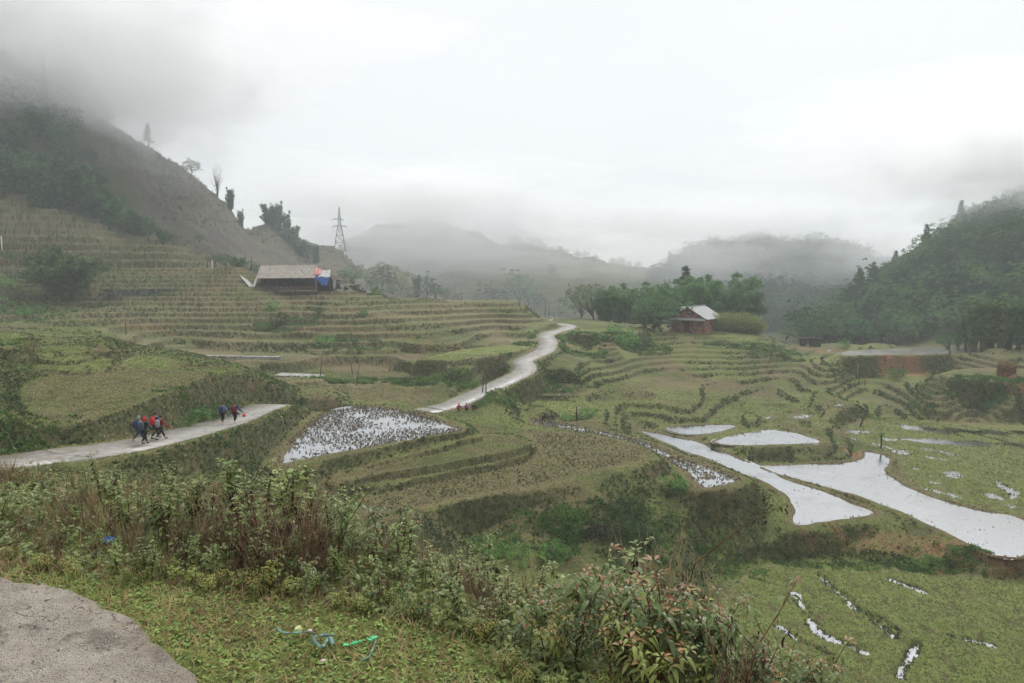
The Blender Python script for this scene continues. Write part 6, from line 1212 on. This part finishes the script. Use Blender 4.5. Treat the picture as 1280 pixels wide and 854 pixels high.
# tangle of low growth and litter filling the foot of the thicket
n = 11000; x = rs.uniform(-6.5, 3.2, n); o_ = rs.uniform(-.02, 1, n)**1.3*3.2; y = SHRUBLINE(x)+o_; sdn = side_of_lane(x, y); m = (sdn > .1) & (x/y*FX+640 < 1045); x, y, o_ = x[m], y[m], o_[m]; k_ = fbm(x*1.7, y*1.7, 3)+rs.normal(size=len(x))*.2
for mm, nm, mt, lb in ((k_ > .2, 'low_weeds', M_nettle, 'low pale weeds filling the foot of the thicket'), ((k_ <= .2) & (k_ > .05), 'low_weeds', M_big, 'low dark leaves filling the foot of the thicket'), (k_ <= .05, 'dead_stems', M_dstalk, 'tangle of dead stems at the foot of the thicket')):
    X, Y = x[mm], y[mm]; z = ground_v(X, Y); h = (.03+.12*sstep(0, .5, o_[mm]))*rs.uniform(.5, 1.2, len(X)); q = 5 if nm == 'low_weeds' else 2; P = np.repeat(np.stack([X, Y, z], 1), q, 0); P[:, 2] += np.repeat(h, q)*rs.rand(len(P))
    if q == 5: V, F = leaves(P+rs.normal(size=P.shape)*.02, rs.normal(size=P.shape)*[1, 1, .35]+[0, 0, .1], rs.uniform(.025, .06, len(P)), .024, .3, .3)
    else: P[:, 2] = np.repeat(z, q); V, F = rhombs(P, rs.normal(size=P.shape)*[.35, .35, .1]+[0, 0, 1], np.repeat(h, q)*1.3+.04, .006)
    tag(mesh_np(nm, V, F, mt), lb, 'weeds', kind='stuff')
# accent plants the photograph shows singly
for u, y, vt, k_, lb, c_ in [(478, 4.3, 612, 'brd2', 'dark shrub with big brown leaves standing over the middle of the thicket', 'shrub'), (362, 3.45, 688, 'brd0', 'shrub with a single scarlet tip at the edge of the verge', 'shrub'), (725, 2.9, 690, 'brd1', 'tall shrub with bright red brown crown leaves over the verge end', 'shrub'), (785, 3.5, 666, 'net1', 'slim pale weed poking above the shrubs left of the gully', 'weed'), (828, 3.0, 690, 'brd3', 'upright shrub with one yellow leaf at its tip', 'shrub'), (118, 4.6, 572, 'net3', 'tallest pale green weed left of the walkers', 'weed')]:
    s_ = top_s(u, y, vt, H0['brd' if 'brd' in k_ else 'net']); near(k_, xat(u, y), y, min(s_, 1.0), lb, c_, sz=s_)
# bare arching twig
def twig():
    a = Vector(Pd(868, 705, 3.2)); b = Vector(Pd(985, 628, 3.35)); g = Vector((a.x-.12, a.y, ground(a.x-.12, a.y)-.02)); m = MB(); c = a.lerp(b, .5)+Vector((0, 0, .03)); m.tube([g, a.lerp(g, .3), a, c, b], [.006, .005, .0042, .003, .0014], 5)
    for k in range(7): p = c.lerp(b, rs.uniform(-.6, 1)); m.tube([p, p+Vector(rs.normal(size=3).tolist())*.04+Vector((0, 0, .03))], [.0015, .0008], 4)
    r = empty('bare_twig', g); m.V = [tuple(Vector(v)-g) for v in m.V]; m.build('twig_wood', M_stem, r); lm = LM(); t_ = rs.uniform(.3, 1, 34)[:, None]; P = np.array(c-g)*(1-t_)+np.array(b-g)*t_+rs.normal(size=(34, 3))*.035
    lm.add(*leaves(P, rs.normal(size=(34, 3)), rs.uniform(.014, .03, 34), .014, .3, .5)); lm.build('withered_leaves', M_seed, r); tag(r, 'long bare twig with withered leaves slanting over the shrubs at right', 'twig')
twig()
# litter
def ribbon(name, pts, w_, mat, label, cat, th=.004, n=10):
    W_ = [Vector(Pd(u, v, 1)) for u, v in []]; P = []
    for u, v in pts:
        y = 3.0
        for _ in range(12):
            x_ = xat(u, y); zz = ground(x_, y)-EYE+.03; r_ = ray(u, v); y = r_[1]*zz/r_[2]
        r_ = ray(u, v); x_ = r_[0]/r_[1]*y; P.append((x_, y, ground(x_, y)+.032+rs.uniform(0, .01)))
    L_ = smooth_line(P, n); m = MB(); V = []; F = []
    for i in range(len(L_)):
        d = L_[min(i+1, len(L_)-1)]-L_[max(i-1, 0)]; s = Vector((-d[1], d[0], 0)).normalized(); tw = .5*math.sin(i*.5); s = (s*math.cos(tw)+Vector((0, 0, 1))*math.sin(tw))*w_/2; p = Vector(L_[i]); V += [p-s, p+s]
    F = [(2*i, 2*i+1, 2*i+3, 2*i+2) for i in range(len(L_)-1)]; m.add(V, F, 0, True); o = m.build(name, mat); md = o.modifiers.new('solid', 'SOLIDIFY'); md.thickness = th; tag(o, label, cat); return o
M_tape = simple_mat('grey_green_tape', (.12, .23, .19), .4, .3, 30, spec=.5); M_tapeg = simple_mat('bright_green_plastic', (.05, .45, .17), .35, .1, 20, spec=.5)
ribbon('plastic_tape', [(346, 786), (352, 793), (362, 795), (374, 793), (386, 793), (394, 794)], .011, M_tape, 'thin grey green tape trailing over the verge grass', 'tape')
ribbon('plastic_tape', [(418, 797), (405, 797), (393, 800), (394, 806), (402, 810), (408, 804), (412, 800), (416, 808)], .019, M_tape, 'looped grey green tape on the verge grass', 'tape')
ribbon('plastic_strip', [(429, 810), (438, 808), (447, 806), (452, 804)], .016, M_tapeg, 'bright green plastic strip on the verge grass', 'litter'); ribbon('plastic_strip', [(460, 803), (464, 801), (470, 798)], .028, M_tapeg, 'short wide bright green plastic tuft right of the strip', 'litter')
ribbon('string', [(470, 805), (466, 815), (462, 822), (450, 828)], .006, M_tape, 'thin green string curling below the green plastic', 'string')
def crumple(name, u, v, y, s, mat, label):
    x_ = xat(u, y); z_ = EYE+ray(u, v)[2]/ray(u, v)[1]*y; bm = bmesh.new(); bmesh.ops.create_icosphere(bm, subdivisions=3, radius=s)
    for q in bm.verts: q.co *= 1+.35*mnz(q.co*60+Vector((u, v, 0))); q.co.z *= .8
    me = bpy.data.meshes.new(name); bm.to_mesh(me); bm.free(); me.materials.append(mat); o = bpy.data.objects.new(name, me); COL.objects.link(o); o.location = (x_, y, max(z_, ground(x_, y)+s*.5)); tag(o, label, 'litter')
from mathutils import noise as _mn
mnz = lambda p: _mn.noise(p)
crumple('plastic_bag', 112, 683, 4.25, .035, simple_mat('blue_plastic', (.02, .25, .65), .4, .2, 20), 'crumpled blue plastic bag caught in the weeds at left')
crumple('paper_scrap', 388, 827, 2.85, .014, simple_mat('pale_paper', (.62, .50, .44), .8, .1, 20), 'small pale paper scrap on the verge grass'); crumple('paper_scrap', 357, 786, 3.1, .016, simple_mat('yellow_scrap', (.55, .62, .30), .7, .1, 20), 'small yellowish scrap at the start of the tape'); crumple('paper_scrap', 372, 789, 3.1, .013, simple_mat('pinkish_scrap', (.70, .52, .45), .7, .1, 20), 'tiny pinkish scrap by the tape')
# ================================================================== air
def volume_mat(name, dens, col, aniso=0.0):
    m = bpy.data.materials.new(name); m.use_nodes = True; n = m.node_tree; n.nodes.clear()
    o = n.nodes.new('ShaderNodeOutputMaterial'); v = n.nodes.new('ShaderNodeVolumePrincipled'); v.inputs['Density'].default_value = dens; v.inputs['Color'].default_value = col+(1,); v.inputs['Anisotropy'].default_value = aniso
    n.links.new(v.outputs[0], o.inputs['Volume']); return m
hb = MB(); HX = 1040; hb.box((0, 0, 32.5), (2*HX, 2*HX, 225)); hz = hb.build('haze', volume_mat('haze_air', .00075, (.90, .955, 1.0))); tag(hz, 'pale haze filling the whole valley', 'haze', kind='stuff')
from mathutils import noise as mnoise
bpy_ico = bmesh.new(); bmesh.ops.create_icosphere(bpy_ico, subdivisions=5, radius=1)
ICO = [v.co.copy() for v in bpy_ico.verts]; ICOF = [tuple(v.index for v in f.verts) for f in bpy_ico.faces]; bpy_ico.free()
MISTM = {}
def mist(c, r, dens, seed, label, amp=.35):
    for k, (sc, dn) in enumerate(((1.0, dens*.25), (.74, dens*.5), (.5, dens))):
        V = []
        for v in ICO:
            q = v*1.7+Vector((seed*3.1, seed*1.7+k, 0)); f = 1+amp*mnoise.fractal(q, .8, 2.1, 5)*1.5
            V.append((c[0]+v.x*r[0]*sc*f, c[1]+v.y*r[1]*sc*f, c[2]+v.z*r[2]*sc*f))
        key = round(dn, 4)
        if key not in MISTM: MISTM[key] = volume_mat('mist_air', dn, (1.0, 1.0, 1.0), .55)
        me = bpy.data.meshes.new('mist'); me.from_pydata(V, [], ICOF); me.materials.append(MISTM[key])
        o = bpy.data.objects.new('mist', me); COL.objects.link(o); tag(o, label, 'mist', 'drifting mist on the hills', 'stuff')
mist((-238, 224, 98), (165, 84, 46), .040, 1, 'dense grey mist swallowing the top of the left mountain')
mist((-138, 248, 74), (62, 62, 34), .028, 2, 'ragged mist drifting off the bare left ridge')
mist((-95, 600, 74), (170, 84, 30), .022, 3, 'bright mist over the peak of the far terraced hill')
mist((-60, 520, 30), (155, 52, 42), .018, 4, 'thin veil of mist hanging before the far terraced hill')
mist((150, 480, 42), (150, 62, 20), .017, 5, 'long bank of mist along the wooded middle hill')
mist((205, 385, 16), (44, 38, 28), .015, 6, 'pale wisp of mist in the gap between the two wooded hills')
mist((205, 230, 44), (112, 72, 25), .036, 7, 'grey mist over the crest of the wooded right hill')
mist((120, 400, 8), (110, 40, 34), .009, 8, 'faint haze bank before the wooded middle hill')
